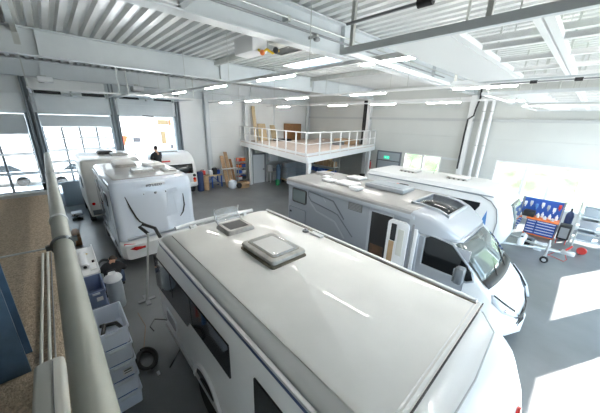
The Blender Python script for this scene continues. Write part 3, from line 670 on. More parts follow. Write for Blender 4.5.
# faded camouflage-like side decals
for (x, z, w, h) in ((-12.4, 2.2, .5, .3), (-11.6, 1.9, .6, .35), (-10.9, 2.2, .35, .4), (-10.3, 1.6, .45, .5), (-11.2, 1.2, .6, .25), (-9.75, 1.2, .3, .35), (-12.2, 1.3, .4, .3)):
    pts = [(x+w*.5*math.cos(a)*random.uniform(.6, 1.2), z+h*.5*math.sin(a)*random.uniform(.6, 1.2)) for a in [2*math.pi*k/9 for k in range(9)]]
    MB().prism(pts, ay0-.008, ay0+.002, 'Y').build('side_decal', 'silver_dark' if w < .55 else 'silver', A, smooth=False)
for (x0, x1, z0, z1) in ((-12.3, -11.7, 1.6, 2.1), (-10.6, -10.0, 1.85, 2.25)): MB().rplate('Y', ay0-.02, ay0, x0, x1, z0, z1, .06).build('side_window', 'dark_glass', A)
MB().box(-9.35, -9.1, ay0-.012, ay0+.0, .9, 2.55).build('corner_panel', 'silver', A, smooth=False)
rx = -9.05
def rear_line(pts, m, w, nm_='decal', parent=A, xx=rx+.012):
    b = MB(); up = []; dn = []; P = [Vector((0, p[0], p[1])) for p in pts]
    for i, p in enumerate(P):
        dd = (P[min(i+1, len(P)-1)]-P[max(i-1, 0)]).normalized(); nn = Vector((0, -dd.z, dd.y)); ww = w*(1 if 0 < i < len(P)-1 else .4)
        up.append(p+nn*ww/2); dn.append(p-nn*ww/2)
    b.loft([[(xx, a.y, a.z), (xx, c.y, c.z)] for a, c in zip(up, dn)], cap=False, closed=False)
    return b.build(nm_, m, parent, smooth=False, solid=.01)
rear_line([(1.27, 2.36), (1.36, 2.0), (1.47, 1.66), (1.55, 1.5), (1.78, 1.32)], 'black', .045)
rear_line([(2.94, 2.2), (2.95, 1.8), (2.88, 1.55), (2.78, 1.42)], 'black', .045)
MB().prism([(2.35, 1.5), (2.45, 2.3), (2.62, 2.35), (2.72, 1.55)], rx+.003, rx+.006, 'X').prism([(2.35, 2.4), (2.75, 2.45), (2.8, 2.3), (2.45, 2.28)], rx+.003, rx+.006, 'X').build('decal', 'decal_light', A, smooth=False, label='paler patch on the rear')  # two flat patches in a paler colour on the rear panel
def text3d(name, txt, size, loc, rot, m, parent, ext=.006, shear=0):
    cu = bpy.data.curves.new('t', 'FONT'); cu.body = txt; cu.size = size; cu.extrude = ext; cu.shear = shear; cu.align_x = 'LEFT'
    ob = bpy.data.objects.new('t', cu); COL.objects.link(ob)
    bpy.context.view_layer.update()
    me = bpy.data.meshes.new_from_object(ob.evaluated_get(bpy.context.evaluated_depsgraph_get()))
    bpy.data.objects.remove(ob)
    me.transform(Matrix.Translation(Vector(loc)-LOC[parent.name]) @ rot.to_4x4())
    me.materials.clear(); me.materials.append(M[m])
    o = bpy.data.objects.new(name, me); COL.objects.link(o); o.parent = parent; return o
ROTX = Matrix(((0, 0, 1), (1, 0, 0), (0, 1, 0)))       # text facing +X, reading along +Y
MB().box(rx+.002, rx+.006, 2.0, 2.42, 2.60, 2.68).build('logo_plate', 'white_plastic', A, smooth=False)
text3d('lettering', 'etrusco', .15, (rx+.01, 1.86, 2.58), ROTX, 'black', A, .004, .2)
text3d('lettering', 'T 6900', .085, (rx+.01, 1.45, 1.14), ROTX, 'grey_mid', A, .004)
MB().sphere((rx+.01, 2.12, 2.36), .05, (.6, 1, .7)).build('rear_camera', 'grey_mid', A)
for y in (1.78, 2.42): MB().sphere((rx+.01, y, 2.36), .02).build('marker_lamp', 'grey_mid', A)
MB().loft(loftx([(-9.1, ay0-.01, ay1+.01, .38, .98, .1, .08), (-8.93, ay0+.0, ay1-.0, .38, .95, .12, .08), (-8.80, ay0+.1, ay1-.1, .40, .86, .12, .1)])).build('bumper', 'white_gloss', A)
MB().box(-8.96, -8.86, ay0+.2, ay1-.2, 1.02, 1.06).build('number_plate_ledge', 'silver_light', A, smooth=False)
for (ya, yb) in ((ay0+.08, ay0+.62), (ay1-.08, ay1-.62)):
    MB().loft([[(-8.86, ya, .80), (-8.92, ya, .93)], [(-8.785, (ya+yb)/2, .68), (-8.86, (ya+yb)/2, .88)], [(-8.785, yb, .70), (-8.84, yb, .78)]], cap=False, closed=False).build('tail_light', 'red_lens', A, solid=.03)
wheel(A, -10.1, ay0+.1, .34); wheel(A, -10.1, ay1-.1, .34, side=1); wheel(A, -12.3, ay0+.1, .34); wheel(A, -12.3, ay1-.1, .34, side=1)
MB().box(-12.8, -9.0, ay0-.02, ay0+.02, .42, .52).build('skirt', 'silver', A, smooth=False)
roof_vent(A, -12.5, -11.5, 1.5, 2.2, 2.845, .16, lid='roof_white'); roof_vent(A, -10.55, -10.0, 1.75, 2.45, 2.845, .16)
roof_vent(A, -11.6, -10.7, 2.35, 3.0, 2.845, .14, lid='roof_white'); roof_vent(A, -10.3, -9.85, 2.65, 3.1, 2.845, .1)

# ---- motorhome behind it
Bm = T('motorhome', 'cream-white motorhome half hidden at the far left by the closed glazed door', 'motorhome', (-15.8, 1.6, 0))
by0, by1 = .62, 2.85
MB().loft(loftz([(.42, -17.6, -13.95, by0+.03, by1-.03, .2, .1), (.6, -17.7, -13.9, by0, by1, .2, .12), (2.65, -17.6, -13.95, by0, by1, .3, .12), (2.78, -17.5, -14.0, by0+.04, by1-.04, .3, .12), (2.84, -17.4, -14.1, by0+.12, by1-.12, .3, .12)])).build('body', 'roof_white', Bm)
k = MB().box(-16.6, -15.9, 1.5, 2.1, 2.84, 3.0, .03).build('roof_box', 'black', Bm, label='dark raised roof unit')
roof_vent(Bm, -15.8, -15.1, 1.9, 2.6, 2.84, .12, lid='roof_grp')
MB().tube([(-16.9, 2.75, 2.86), (-16.6, 2.75, 3.0), (-14.4, 2.75, 3.0), (-14.2, 2.75, 2.86)], .04, 8).build('roof_rail', 'white_gloss', Bm)
for z in (1.0,): 
    for yy in (by0+.18, by1-.18): MB().lathe((-13.93, yy, z), [(.005, .03), (.06, .03), (.07, 0), (.07, -.02)], 'X', 16).build('tail_light', 'red_lens', Bm)
MB().box(-13.94, -13.90, by0+.1, by1-.1, .5, .72).build('rear_bumper', 'silver_dark', Bm, smooth=False)
for (x0, x1) in ((-16.8, -16.2), (-15.4, -14.6)): MB().rplate('Y', by0-.02, by0, x0, x1, 1.6, 2.1, .06).build('side_window', 'dark_glass', Bm)
for x in (-17.0, -14.8):
    wheel(Bm, x, by0+.1, .34); wheel(Bm, x, by1-.1, .34, side=1)

# ---- caravan in the raised doorway
C = T('caravan', 'white caravan with a dark rear window standing in front of the raised door', 'caravan', (-17.2, 5.2, 0))
cy0, cy1 = 3.75, 6.35
MB().loft(loftz([(.55, -18.15, -16.3, cy0+.05, cy1-.05, .1, .2), (.75, -18.2, -16.22, cy0, cy1, .1, .25), (1.6, -18.2, -16.25, cy0, cy1, .1, .3), (2.1, -18.2, -16.4, cy0+.02, cy1-.02, .1, .35), (2.45, -18.2, -16.65, cy0+.06, cy1-.06, .1, .35), (2.62, -18.15, -17.0, cy0+.15, cy1-.15, .1, .3)], 7)).build('body', 'white_gloss', C)
k = MB().loft([[(x, y, z) for y in (4.35, 4.7, 5.2, 5.7, 6.05)] for x, z in ((-16.235, 1.42), (-16.245, 1.7), (-16.31, 1.98))], cap=False, closed=False).build('rear_window', 'dark_glass', C, solid=.03)
MB().box(-16.47, -16.40, 4.35, 4.85, 2.16, 2.24).build('badge', 'red', C, smooth=False)
MB().box(-16.24, -16.14, cy0+.1, cy1-.1, .62, .85, .04).build('bumper', 'white_plastic', C)
for z0, m in ((1.0, 'red_lens'), (1.22, 'black'), (.88, 'orange')): MB().lathe((-16.21, 6.1, z0+.05), [(.005, .03), (.08, .03), (.09, 0), (.09, -.04)], 'X', 14).build('tail_light', m, C)
MB().lathe((-16.21, 4.0, 1.05), [(.005, .03), (.08, .03), (.09, 0), (.09, -.04)], 'X', 14).build('tail_light', 'red_lens', C)
roof_vent(C, -17.9, -17.25, 4.6, 5.6, 2.62, .12, lid='roof_white')
wheel(C, -17.2, cy0+.1, .33); wheel(C, -17.2, cy1-.1, .33, side=1)

# ---- white caravan behind the silver motorhome
V = T('caravan', 'long white caravan parked behind the silver motorhome with its drawbar pointing right', 'caravan', (-4.5, 12.3, 0))
vy0, vy1 = 11.2, 13.75
MB().loft(loftz([(.42, -7.2, -1.50, vy0+.05, vy1-.05, .2, .35), (.6, -7.3, -1.32, vy0, vy1, .2, .4), (1.0, -7.3, -1.20, vy0, vy1, .2, .42), (1.45, -7.3, -1.22, vy0, vy1, .2, .42), (1.9, -7.3, -1.38, vy0, vy1, .2, .4), (2.15, -7.3, -1.55, vy0+.01, vy1-.01, .2, .38), (2.33, -7.28, -1.78, vy0+.03, vy1-.03, .2, .35), (2.45, -7.2, -2.15, vy0+.08, vy1-.08, .2, .3), (2.49, -7.1, -2.5, vy0+.2, vy1-.2, .2, .25)], 7)).build('body', 'white_gloss', V)
b = MB(); b.loft([[(x, y, z) for y in (11.75, 12.0, 12.5, 13.0, 13.2)] for x, z in ((-1.19, 1.12), (-1.215, 1.45), (-1.34, 1.85), (-1.43, 1.98))], cap=False, closed=False)
b.build('front_window', 'wind_glass', V, solid=.03)
k = MB().prism([(-3.6, 1.25), (-3.6, 1.98), (-2.25, 1.98), (-2.25, 1.85), (-2.55, 1.25)], vy0-.02, vy0, 'Y').build('side_window', 'dark_glass', V, smooth=False)
MB().prism([(-2.1, 1.3), (-2.03, 1.1), (-1.95, 1.1), (-1.93, 1.15), (-1.99, 1.75)], vy0-.008, vy0, 'Y').build('decal', 'blue_light', V, smooth=False, label='blue swoosh decal')
MB().box(-7.1, -1.9, vy0-.015, vy0+.005, 2.25, 2.29).build('awning_rail', 'silver', V, smooth=False)
MB().tube([(-1.66, vy0-.0, .5), (-1.62, vy0-.005, 1.4), (-1.72, vy0-.005, 1.85), (-1.95, vy0-.005, 2.1), (-2.3, vy0-.0, 2.24), (-4, vy0-.0, 2.28)], .018, 6).build('edge_trim', 'grey_mid', V)
MB().box(-2.3, -1.6, vy0-.03, vy0+.05, .45, .7, .05).build('skirt', 'silver_light', V)
for (x0, x1, y0, y1) in ((-6.0, -5.2, 12.1, 12.8), (-3.9, -3.1, 12.2, 12.9)):
    k = roof_vent(V, x0, x1, y0, y1, 2.49, .12, lid='roof_white')
    for q in range(4): MB().box(x0+.1+.18*q, x0+.17+.18*q, y0-.012, y0+.01, 2.485, 2.53).build('clip', 'black', k, smooth=False)
MB().cyl((-5.9, 12.9, 2.47), (-5.8, 12.9, 3.05), .012, 6).build('aerial', 'grey_mid', V); MB().cyl((-4.7, 12.9, 2.47), (-4.6, 12.9, 3.0), .012, 6).build('aerial', 'grey_mid', V)
wheel(V, -4.8, vy0+.12, .34); wheel(V, -4.8, vy1-.12, .34, side=1)
MB().cyl((-1.5, vy0+.3, .42), (-1.5, vy0+.3, 0), .025).cyl((-1.5, vy1-.3, .42), (-1.5, vy1-.3, 0), .025).build('corner_steady', 'alu', V)
k = MB().tube([(-1.6, 11.8, .46), (-.4, 12.45, .46), (.25, 12.62, .46)], .045, 8).tube([(-1.6, 13.2, .46), (-.4, 12.75, .46), (.25, 12.62, .46)], .045, 8).build('drawbar', 'galv', V)
MB().box(.2, .55, 12.55, 12.69, .42, .58, .03).build('coupling', 'alu', k); MB().tube([(.3, 12.62, .58), (.42, 12.62, .78)], .03, 8).build('coupling_lever', 'red', k)
MB().cyl((-.15, 12.45, .15), (-.15, 12.45, .85), .03).box(-.19, -.11, 12.35, 12.42, .08, .28).build('jockey_tube', 'alu', k)
k2 = MB().lathe((-.15, 12.33, .12), [(.04, -.045), (.11, -.045), (.12, -.03), (.12, .03), (.11, .045), (.04, .045)], 'Y', 20).build('jockey_wheel', 'rubber', V)
MB().lathe((-.15, 12.33, .12), [(.01, -.05), (.06, -.05), (.07, -.03), (.01, -.03)], 'Y', 14).build('hub', 'alu', k2)

# parts and tools lying on and under the drawbar
random.seed(3)
items = [('gas_bottle', 'grey gas bottle on the drawbar of the white caravan', 'gas bottle', -.9, 12.1, 'white_plastic'), ('gas_bottle', 'silver gas bottle on the drawbar nearer the drawer cabinet', 'gas bottle', -.9, 12.75, 'alu')]
for nm_, l, c, x, y, m in items:
    t = T(nm_, l, c, (x, y, .505)); MB().lathe((x, y, .505), [(.08, 0), (.10, .03), (.10, .2), (.07, .26), (.03, .28), (.03, .32), (.01, .32)], 'Z', 18).build('body', m, t); MB().box(x-.03, x+.03, y-.03, y+.03, .825, .86).build('valve', 'black', t)
for i, (x0, x1, y0, y1, h, m, l) in enumerate(((-.6, -.3, 13.4, 13.7, .3, 'white_plastic', 'white plastic bucket on the floor behind the drawbar'), (-1.0, -.7, 13.7, 14.0, .2, 'black', 'black box on the floor in front of the drawer cabinet'), (-.35, -.1, 13.9, 14.15, .16, 'white_plastic', 'white tub on the floor in front of the drawer cabinet'), (-.9, -.65, 14.15, 14.4, .2, 'grey_mid', 'grey box on the floor close to the drawer cabinet'))):
    t = T('storage_tub', l, 'tub', ((x0+x1)/2, (y0+y1)/2, 0))
    MB().loft([[(p[0], p[1], z) for p in rrect_pts(x0+o, x1-o, y0+o, y1-o, .05)] for z, o in ((0, .03), (h, 0), (h, .02), (.03, .045))], cap=False).build('body', m, t)
    MB().box(x0+.04, x1-.04, y0+.04, y1-.04, 0, .03).build('base', m, t, smooth=False)
tag(MB().tube([(.15, 12.75, .5), (.1, 12.95, .35), (-.1, 13.0, .1), (.1, 13.15, .02), (.35, 13.0, .02), (.4, 12.75, .2), (.3, 12.68, .45)], .012, 6).build('electric_cable', 'red'), 'red cable looping from the caravan coupling to the floor', 'cable')

# ---- blue drawer cabinet with tools
t = T('tool_cabinet', 'blue drawer cabinet with an orange top below the window', 'tool cabinet', (-.66, 15.3, 0))
MB().box(-1.15, -.15, 15.05, 15.6, .14, .80).build('body', 'navy', t, smooth=False)
MB().box(-1.18, -.12, 15.0, 15.62, .80, .86, .01).build('worktop', 'orange', t); MB().box(-1.17, -.13, 15.02, 15.6, .10, .14).build('base', 'orange', t, smooth=False)
for cx0, cx1 in ((-1.13, -.82), (-.80, -.17)):
    for q in range(5):
        z = .17+q*.125
        d_ = MB().box(cx0, cx1, 15.02, 15.05, z, z+.105, .005).build('drawer', 'blue', t)
        MB().box(cx0+.02, cx1-.02, 15.0, 15.02, z+.06, z+.085).build('handle', 'white_plastic', d_, smooth=False)
for x in (-1.08, -.22):
    for y in (15.12, 15.5): MB().cyl((x-.02, y, .05), (x+.02, y, .05), .05, 12).build('castor', 'black', t)
pb = T('tool_board', 'blue perforated tool board standing behind the drawer cabinet', 'tool board', (-.8, 15.7, 0))
MB().box(-1.55, -.1, 15.68, 15.72, .75, 1.62).build('board', 'blue', pb, smooth=False); 
for x in (-1.52, -.16): MB().box(x, x+.05, 15.66, 15.74, 0, 1.66).build('post', 'grey_mid', pb, smooth=False)
for i, (x, z, m, l) in enumerate(((-1.4, 1.35, 'white_plastic', 'white spray can'), (-1.2, 1.4, 'alu', 'silver pliers'), (-1.0, 1.3, 'blue_light', 'light blue drill'), (-.8, 1.4, 'white_plastic', 'white roll of tape'), (-.6, 1.32, 'silver_light', 'grey spanner set'), (-.4, 1.25, 'white_plastic', 'white paper roll'), (-.25, 1.42, 'red', 'red screwdriver'))):
    tag(MB().box(x-.05, x+.05, 15.6, 15.678, z-.09, z+.09, .02).cyl((x, 15.64, z-.17), (x, 15.64, z-.08), .02).build('hand_tool', m), l+' hanging on the blue tool board', 'hand tool', 'tools on the blue board')
tag(MB().box(-1.35, -.95, 15.1, 15.5, .862, 1.12, .03).build('toolbox', 'black'), 'black toolbox standing on the orange cabinet top', 'toolbox')
for i, (x, y, r, h, m, l) in enumerate(((-.85, 15.3, .06, .2, 'white_plastic', 'white bottle on the cabinet top next to the toolbox'), (-.72, 15.45, .05, .24, 'white_gloss', 'tall white bottle at the back of the cabinet top'), (-.6, 15.2, .06, .15, 'decal_light', 'pale blue jar on the cabinet top'), (-.47, 15.4, .05, .22, 'white_plastic', 'white spray bottle in the middle of the cabinet top'), (-.35, 15.18, .07, .12, 'alu', 'silver tin on the cabinet top'), (-.25, 15.4, .05, .25, 'white_gloss', 'white bottle at the right end of the cabinet top'))):
    tag(MB().lathe((x, y, .862), [(r, 0), (r, h*.65), (r*.4, h*.8), (r*.4, h), (.005, h)], 'Z', 14).build('bottle', m), l, 'bottle', 'bottles on the tool cabinet')
t = T('heater', 'black heater box on legs standing right of the drawer cabinet', 'heater', (.05, 15.2, 0))
MB().box(-.08, .30, 14.95, 15.4, .22, .85, .04).build('housing', 'black', t); MB().box(-.02, .24, 14.93, 14.95, .3, .75).build('grille', 'grey_mid', t, smooth=False)
for x in (-.03, .25):
    for y in (15.0, 15.35): MB().cyl((x, y, 0), (x, y, .23), .015, 8).build('leg', 'red', t)
t = T('gas_cylinder', 'tall dark blue gas cylinder beside the tool board', 'gas cylinder', (.1, 15.8, 0))
MB().lathe((.12, 15.8, 0), [(.12, 0), (.13, .04), (.13, 1.1), (.09, 1.25), (.04, 1.3)], 'Z', 20).build('body', 'navy', t); MB().cyl((.12, 15.8, 1.3), (.12, 15.8, 1.42), .035).build('valve', 'black', t)
# grey rack with crates at the right edge
t = T('rack', 'grey metal rack with pale crates at the right edge', 'rack', (.95, 15.6, 0))
for x in (.35, 1.75):
    for y in (15.3, 15.95): MB().box(x-.025, x+.025, y-.025, y+.025, 0, 1.75).build('post', 'galv', t, smooth=False)
for z in (.25, .75, 1.25): MB().box(.35, 1.75, 15.3, 15.95, z, z+.03).build('shelf', 'steel_paint', t, smooth=False)
for i, z in enumerate((.28, .78, 1.28)):
    for j, x in enumerate((.45, 1.1)):
        tt = T('crate', 'pale grey crate on the %s shelf of the rack, %s' % (('bottom', 'middle', 'top')[i], ('left', 'right')[j]), 'crate', (x+.27, 15.62, z), 'crates on the grey rack')
        MB().loft([[(p[0], p[1], zz) for p in rrect_pts(x+o, x+.55-o, 15.38+o, 15.88-o, .03)] for zz, o in ((z+.001, .04), (z+.3, 0), (z+.34, 0), (z+.34, .03), (z+.03, .06))]).build('body', ('grey_box', 'silver_light')[(i+j) % 2], tt)
t = T('trestle', 'grey tube trestle on the floor in front of the rack', 'trestle', (.75, 14.6, 0))
MB().tube([(.45, 14.5, 0), (.45, 14.6, .75), (1.3, 14.6, .75), (1.3, 14.5, 0)], .025, 8).tube([(.45, 14.75, 0), (.45, 14.6, .75)], .025, 8).tube([(1.3, 14.75, 0), (1.3, 14.6, .75)], .025, 8).build('frame', 'galv', t)
for x, m, l in ((.75, 'red', 'red wheel rim leaning on the trestle'), ): 
    tag(MB().lathe((x, 14.35, .15), [(.05, -.05), (.13, -.06), (.15, 0), (.13, .06), (.05, .05)], 'Y', 20).build('reel', m), 'red cable reel standing in front of the trestle', 'reel')

# ------------------------------------------------------------------ mezzanine
DZ = 3.05; P0 = (-18.5, 10.75); P1 = (-9.1, 8.85); P2 = (-11.1, 17.9); P3 = (-18.5, 17.9)
mz = T('mezzanine', 'white steel mezzanine in the far corner with a railing around its edge', 'mezzanine', (-9.2, 8.95, 0))
MB().prism([P0, P1, P2, P3], DZ-.06, DZ, 'Z').build('floor_panel', 'wood_pink', mz, smooth=False, label='pale boarded floor')
def edge(b, A_, B_, z0, z1, w):
    a = Vector((*A_, 0)); c = Vector((*B_, 0)); d = (c-a).normalized(); nrm = Vector((-d.y, d.x, 0))*w/2
    b.prism([(q.x, q.y) for q in (a-nrm, c-nrm, c+nrm, a+nrm)], z0, z1, 'Z')
for A_, B_ in ((P0, P1), (P1, P2)):
    b = MB(); edge(b, A_, B_, DZ-.34, DZ-.05, .1); b.build('edge_beam', 'steel_white', mz, smooth=False)
    b = MB(); edge(b, A_, B_, DZ, DZ+.12, .03); b.build('toe_board', 'steel_white', mz, smooth=False)
def lerp(a, c, t_): return (a[0]+(c[0]-a[0])*t_, a[1]+(c[1]-a[1])*t_)
for A_, B_, k_ in ((P0, P1, 9), (P1, P2, 8)):
    for i in range(k_+1):
        if (A_ is P1 and i == 0): continue
        p = lerp(A_, B_, max(.01, min(.99, i/k_))); MB().box(p[0]-.03, p[0]+.03, p[1]-.03, p[1]+.03, DZ-.3, DZ+1.08).build('railing_post', 'steel_white', mz, smooth=False)
    for z in (DZ+1.08, DZ+.55):
        b = MB(); b.tube([(A_[0]+.05, A_[1], z), (B_[0], B_[1]-.05*(B_ is P2), z)], .028 if z > 4 else .02, 8); b.build('handrail', 'steel_white', mz)
for p in (lerp(P0, P1, .2), lerp(P1, P2, .012), lerp(P1, P2, .88)):
    MB().box(p[0]-.09, p[0]+.09, p[1]-.02, p[1]+.16, 0, DZ-.33).build('column', 'steel_white', mz, smooth=False)
# room wall beneath the mezzanine
wall('wall_partition', 'X', -16.9, .1, 11.0, YR, 0, DZ-.42, [], 'wall')
d = SE('door_7', (-16.2, 10.6, 0))
dx = -16.75
MB().box(dx-.04, dx, 10.72, 11.75, 0, 2.15).build('door_panel', 'white_plastic', d, smooth=False); MB().box(dx-.06, dx+.02, 10.62, 10.72, 0, 2.25).box(dx-.06, dx+.02, 11.75, 11.85, 0, 2.25).box(dx-.06, dx+.02, 10.62, 11.85, 2.15, 2.25).build('door_frame', 'grey_mid', d, smooth=False)
MB().box(dx, dx+.06, 11.6, 11.7, 1.0, 1.06).build('door_handle', 'black', d, smooth=False)
# goods under the mezzanine
for i in range(2):
    for j in range(3):
        y = 12.75+i*1.02; z = .35+j*.42
        t = T('crate', 'blue-grey stacked crate below the mezzanine, %s column, %s' % (('left', 'right')[i], ('bottom', 'middle', 'top')[j]), 'crate', (-15.6, y+.5, z), 'blue-grey crates under the mezzanine')
        MB().box(-15.95, -15.25, y, y+1.0, z, z+.36, .02).build('body', 'grey_box', t); MB().box(-15.97, -15.23, y-.0, y+1.0, z+.36, z+.405, .01).build('lid', 'silver_light', t)
t = T('trolley', 'low trolley carrying the blue-grey crates under the mezzanine', 'trolley', (-15.6, 13.7, 0)); MB().box(-16.0, -15.2, 12.65, 14.85, .25, .345).build('platform', 'wood_light', t, smooth=False)
for y in (12.9, 14.6):
    for x in (-15.85, -15.35): MB().cyl((x, y-.04, .125), (x, y+.04, .125), .125, 14).build('wheel', 'rubber', t)
for i, (x, y, r, h, m, l) in enumerate(((-15.75, 12.35, .18, 1.5, 'blue_steel', 'tall blue gas cylinder under the mezzanine'), (-15.3, 11.9, .15, .45, 'green', 'green canister on the floor under the mezzanine'))):
    tag(MB().lathe((x, y, 0), [(r, 0), (r, h*.85), (r*.5, h*.97), (.01, h)], 'Z', 18).build('gas_cylinder', m), l, 'cylinder')
t = T('workbench', 'cluttered pale workbench beside the door under the mezzanine', 'workbench', (-16.4, 12.2, 0))
MB().box(-16.75, -16.2, 11.9, 12.65, .8, .86).build('top', 'cream_plastic', t, smooth=False)
for x in (-16.7, -16.25):
    for y in (11.95, 12.6): MB().box(x-.03, x+.03, y-.03, y+.03, 0, .8).build('leg', 'white_plastic', t, smooth=False)
tag(MB().box(-16.65, -16.3, 11.95, 12.2, .861, 1.35, .03).build('machine', 'white_plastic'), 'white machine on the workbench under the mezzanine', 'machine')
tag(MB().box(-16.6, -16.3, 12.28, 12.55, .861, 1.1, .02).build('toolbox', 'grey_mid'), 'grey toolbox on the workbench under the mezzanine', 'toolbox')
tag(MB().box(-16.79, -16.5, 12.1, 12.9, 1.6, 2.2, .02).build('wall_cabinet', 'white_plastic'), 'white cabinet on the wall under the mezzanine', 'cabinet')
# shelf with cardboard and blue bins seen through the right half
t = T('shelf_rack', 'long low shelf with cartons and blue bins behind the silver motorhome', 'shelf', (-12.8, 14.2, 0))
for x in (-14.2, -11.6):
    for y in (13.95, 14.45): MB().box(x-.025, x+.025, y-.025, y+.025, 0, 2.25).build('post', 'galv', t, smooth=False)
for z in (.5, 1.12, 1.62): MB().box(-14.2, -11.6, 13.95, 14.45, z, z+.03).build('shelf', 'galv', t, smooth=False)
for i, (x0, x1, h, l) in enumerate(((-13.6, -13.2, .55, 'narrow brown carton on the top shelf, left end'), (-13.15, -12.2, .62, 'large brown carton on the top shelf behind the silver motorhome'), (-12.15, -11.75, .35, 'small brown carton at the right end of the top shelf'))):
    c_ = T('cardboard_box', l, 'cardboard box', ((x0+x1)/2, 14.2, 1.651), 'cartons on the shelf behind the silver motorhome')
    MB().box(x0, x1, 13.98, 14.42, 1.651, 1.651+h).build('carton', 'card', c_, smooth=False); MB().box((x0+x1)/2-.03, (x0+x1)/2+.03, 13.975, 14.425, 1.70, 1.653+h).build('tape', 'wood_light', c_, smooth=False)
for i, (x, m) in enumerate(((-14.1, 'blue'), (-13.65, 'blue'), (-13.2, 'blue_light'), (-12.7, 'blue'), (-12.25, 'yellow'), (-11.95, 'blue'))):
    c_ = T('parts_bin', '%s open parts bin on the middle shelf, %s from the left' % ({'blue': 'dark blue', 'blue_light': 'light blue', 'yellow': 'yellow'}[m], ('first', 'second', 'third', 'fourth', 'fifth', 'sixth')[i]), 'bin', (x+.17, 14.1, 1.151), 'parts bins on the middle shelf')
    w_ = .34 if i < 4 else .28
    MB().loft([[(p[0], p[1], z) for p in rrect_pts(x+o, x+w_-o, 13.97+o, 14.35-o, .02)] for z, o in ((1.151, .02), (1.38, 0), (1.38, .02), (1.17, .035))]).build('body', m, c_)
for (x, y, r, h, m, l) in ((-10.2, 17.0, .32, 1.0, 'green', 'green drum near the right wall behind the silver motorhome'), (-9.3, 17.2, .22, 1.35, 'red', 'red fire extinguisher trolley near the right wall'), (-11.4, 17.1, .22, .9, 'black', 'black drum near the right wall under the mezzanine')):
    tag(MB().lathe((x, y, 0), [(r*.95, 0), (r, .03), (r, h*.45), (r*1.03, h*.48), (r, h*.51), (r, h-.03), (r*.93, h), (.01, h)], 'Z', 20).build('drum', m), l, 'drum')
t = T('fire_extinguisher', 'red fire extinguisher on the right wall left of the exit door', 'fire extinguisher', (-11.2, 17.8, 1.3))
MB().lathe((-11.25, 17.75, 1.3), [(.09, 0), (.1, .03), (.1, .45), (.05, .55), (.03, .58)], 'Z', 16).build('body', 'red', t); MB().box(-11.3, -11.18, 17.7, 17.8, 1.88, 1.94).build('lever', 'black', t, smooth=False)
# on the mezzanine
def leaning(name, label, cat, x, y, w, h, th, m, lean=.35, roll=0, z0=DZ, group=None, axis='X'):
    ang = math.atan2(lean, h)
    rot = Matrix.Rotation(-ang, 3, 'Y') @ Matrix.Rotation(roll, 3, 'X') if axis == 'X' else Matrix.Rotation(ang, 3, 'X')
    c = Vector((x, y, z0)) + rot @ Vector((0, 0, h/2)) + Vector((0, 0, th/2*abs(math.sin(ang))+.5*w*abs(math.sin(roll))))
    return tag(MB().obox(c, (th/2, w/2, h/2) if axis == 'X' else (w/2, th/2, h/2), rot).build(name, m, smooth=False), label, cat, group)
leaning('wooden_plank', 'tallest wooden plank leaning on the wall of the mezzanine', 'plank', -18.0, 11.9, .28, 2.6, .04, 'wood_light', .4)
leaning('wooden_board', 'wide light wooden board leaning behind the mezzanine railing', 'board', -17.9, 12.55, .75, 1.35, .03, 'wood_light', .4)
leaning('wooden_board', 'narrow light wooden board leaning beside the wide one', 'board', -17.85, 13.6, .5, 1.25, .03, 'wood_light', .4)
t = T('cupboard', 'brown wooden cupboard standing on the mezzanine against the wall', 'cupboard', (-17.9, 15.6, DZ))
MB().box(-18.3, -17.6, 14.9, 16.3, DZ, DZ+1.35, .01).build('carcass', 'wood_brown', t)
for y in (14.95, 15.62): MB().box(-17.6, -17.57, y, y+.62, DZ+.05, DZ+1.3, .005).build('door', 'wood_brown', t)
for i, (x0, x1, y0, y1, h, m, l) in enumerate(((-17.9, -17.0, 13.4, 14.7, .14, 'black', 'dark mat lying on the mezzanine floor'), (-13.8, -12.2, 16.3, 17.4, .35, 'card', 'low brown carton in the right corner of the mezzanine'), (-15.9, -15.0, 16.4, 17.3, .22, 'wood_pink', 'pinkish board pile on the mezzanine'), (-13.0, -12.4, 15.2, 15.9, .25, 'grey_mid', 'grey case on the mezzanine near the railing'))):
    t = tag(MB().box(x0, x1, y0, y1, DZ, DZ+h, .02).box(x0+.05, x1-.05, y0+.05, y1-.05, DZ+h, DZ+h+.02, .005).build('stored_goods', m), l, 'goods')

# ------------------------------------------------------------------ things along the left wall
t = T('workbench', 'blue-legged workbench with tools in front of the left wall', 'workbench', (-17.6, 7.8, 0))
MB().box(-17.95, -17.25, 6.95, 8.45, .82, .88).build('top', 'wood_light', t, smooth=False); MB().box(-17.9, -17.3, 7.0, 8.4, .22, .25).build('lower_shelf', 'grey_mid', t, smooth=False)
for x in (-17.9, -17.3):
    for y in (7.0, 7.7, 8.4): MB().box(x-.035, x+.035, y-.035, y+.035, 0, .82).build('leg', 'blue', t, smooth=False)
MB().tube([(-17.26, 7.0, .25), (-17.26, 7.8, .8)], .02, 6).tube([(-17.26, 7.75, .8), (-17.26, 8.35, .25)], .02, 6).build('brace', 'blue', t)
for (x, y, w, h, m, l) in ((-17.6, 7.2, .3, .35, 'red', 'red toolbox on the blue-legged workbench'), (-17.6, 7.75, .25, .3, 'white_plastic', 'white canister on the blue-legged workbench'), (-17.55, 8.03, .28, .45, 'black', 'black machine on the blue-legged workbench'), (-17.6, 8.33, .2, .3, 'blue', 'blue box on the blue-legged workbench')):
    k = T('workshop_box', l, 'box', (x, y, .881)); MB().box(x-w/2, x+w/2, y-w/2, y+w/2, .881, .881+h, .03).build('body', m, k); MB().tube([(x, y-w/3, .88+h), (x, y-w/3, .94+h), (x, y+w/3, .94+h), (x, y+w/3, .88+h)], .012, 6).build('handle', 'black', k)
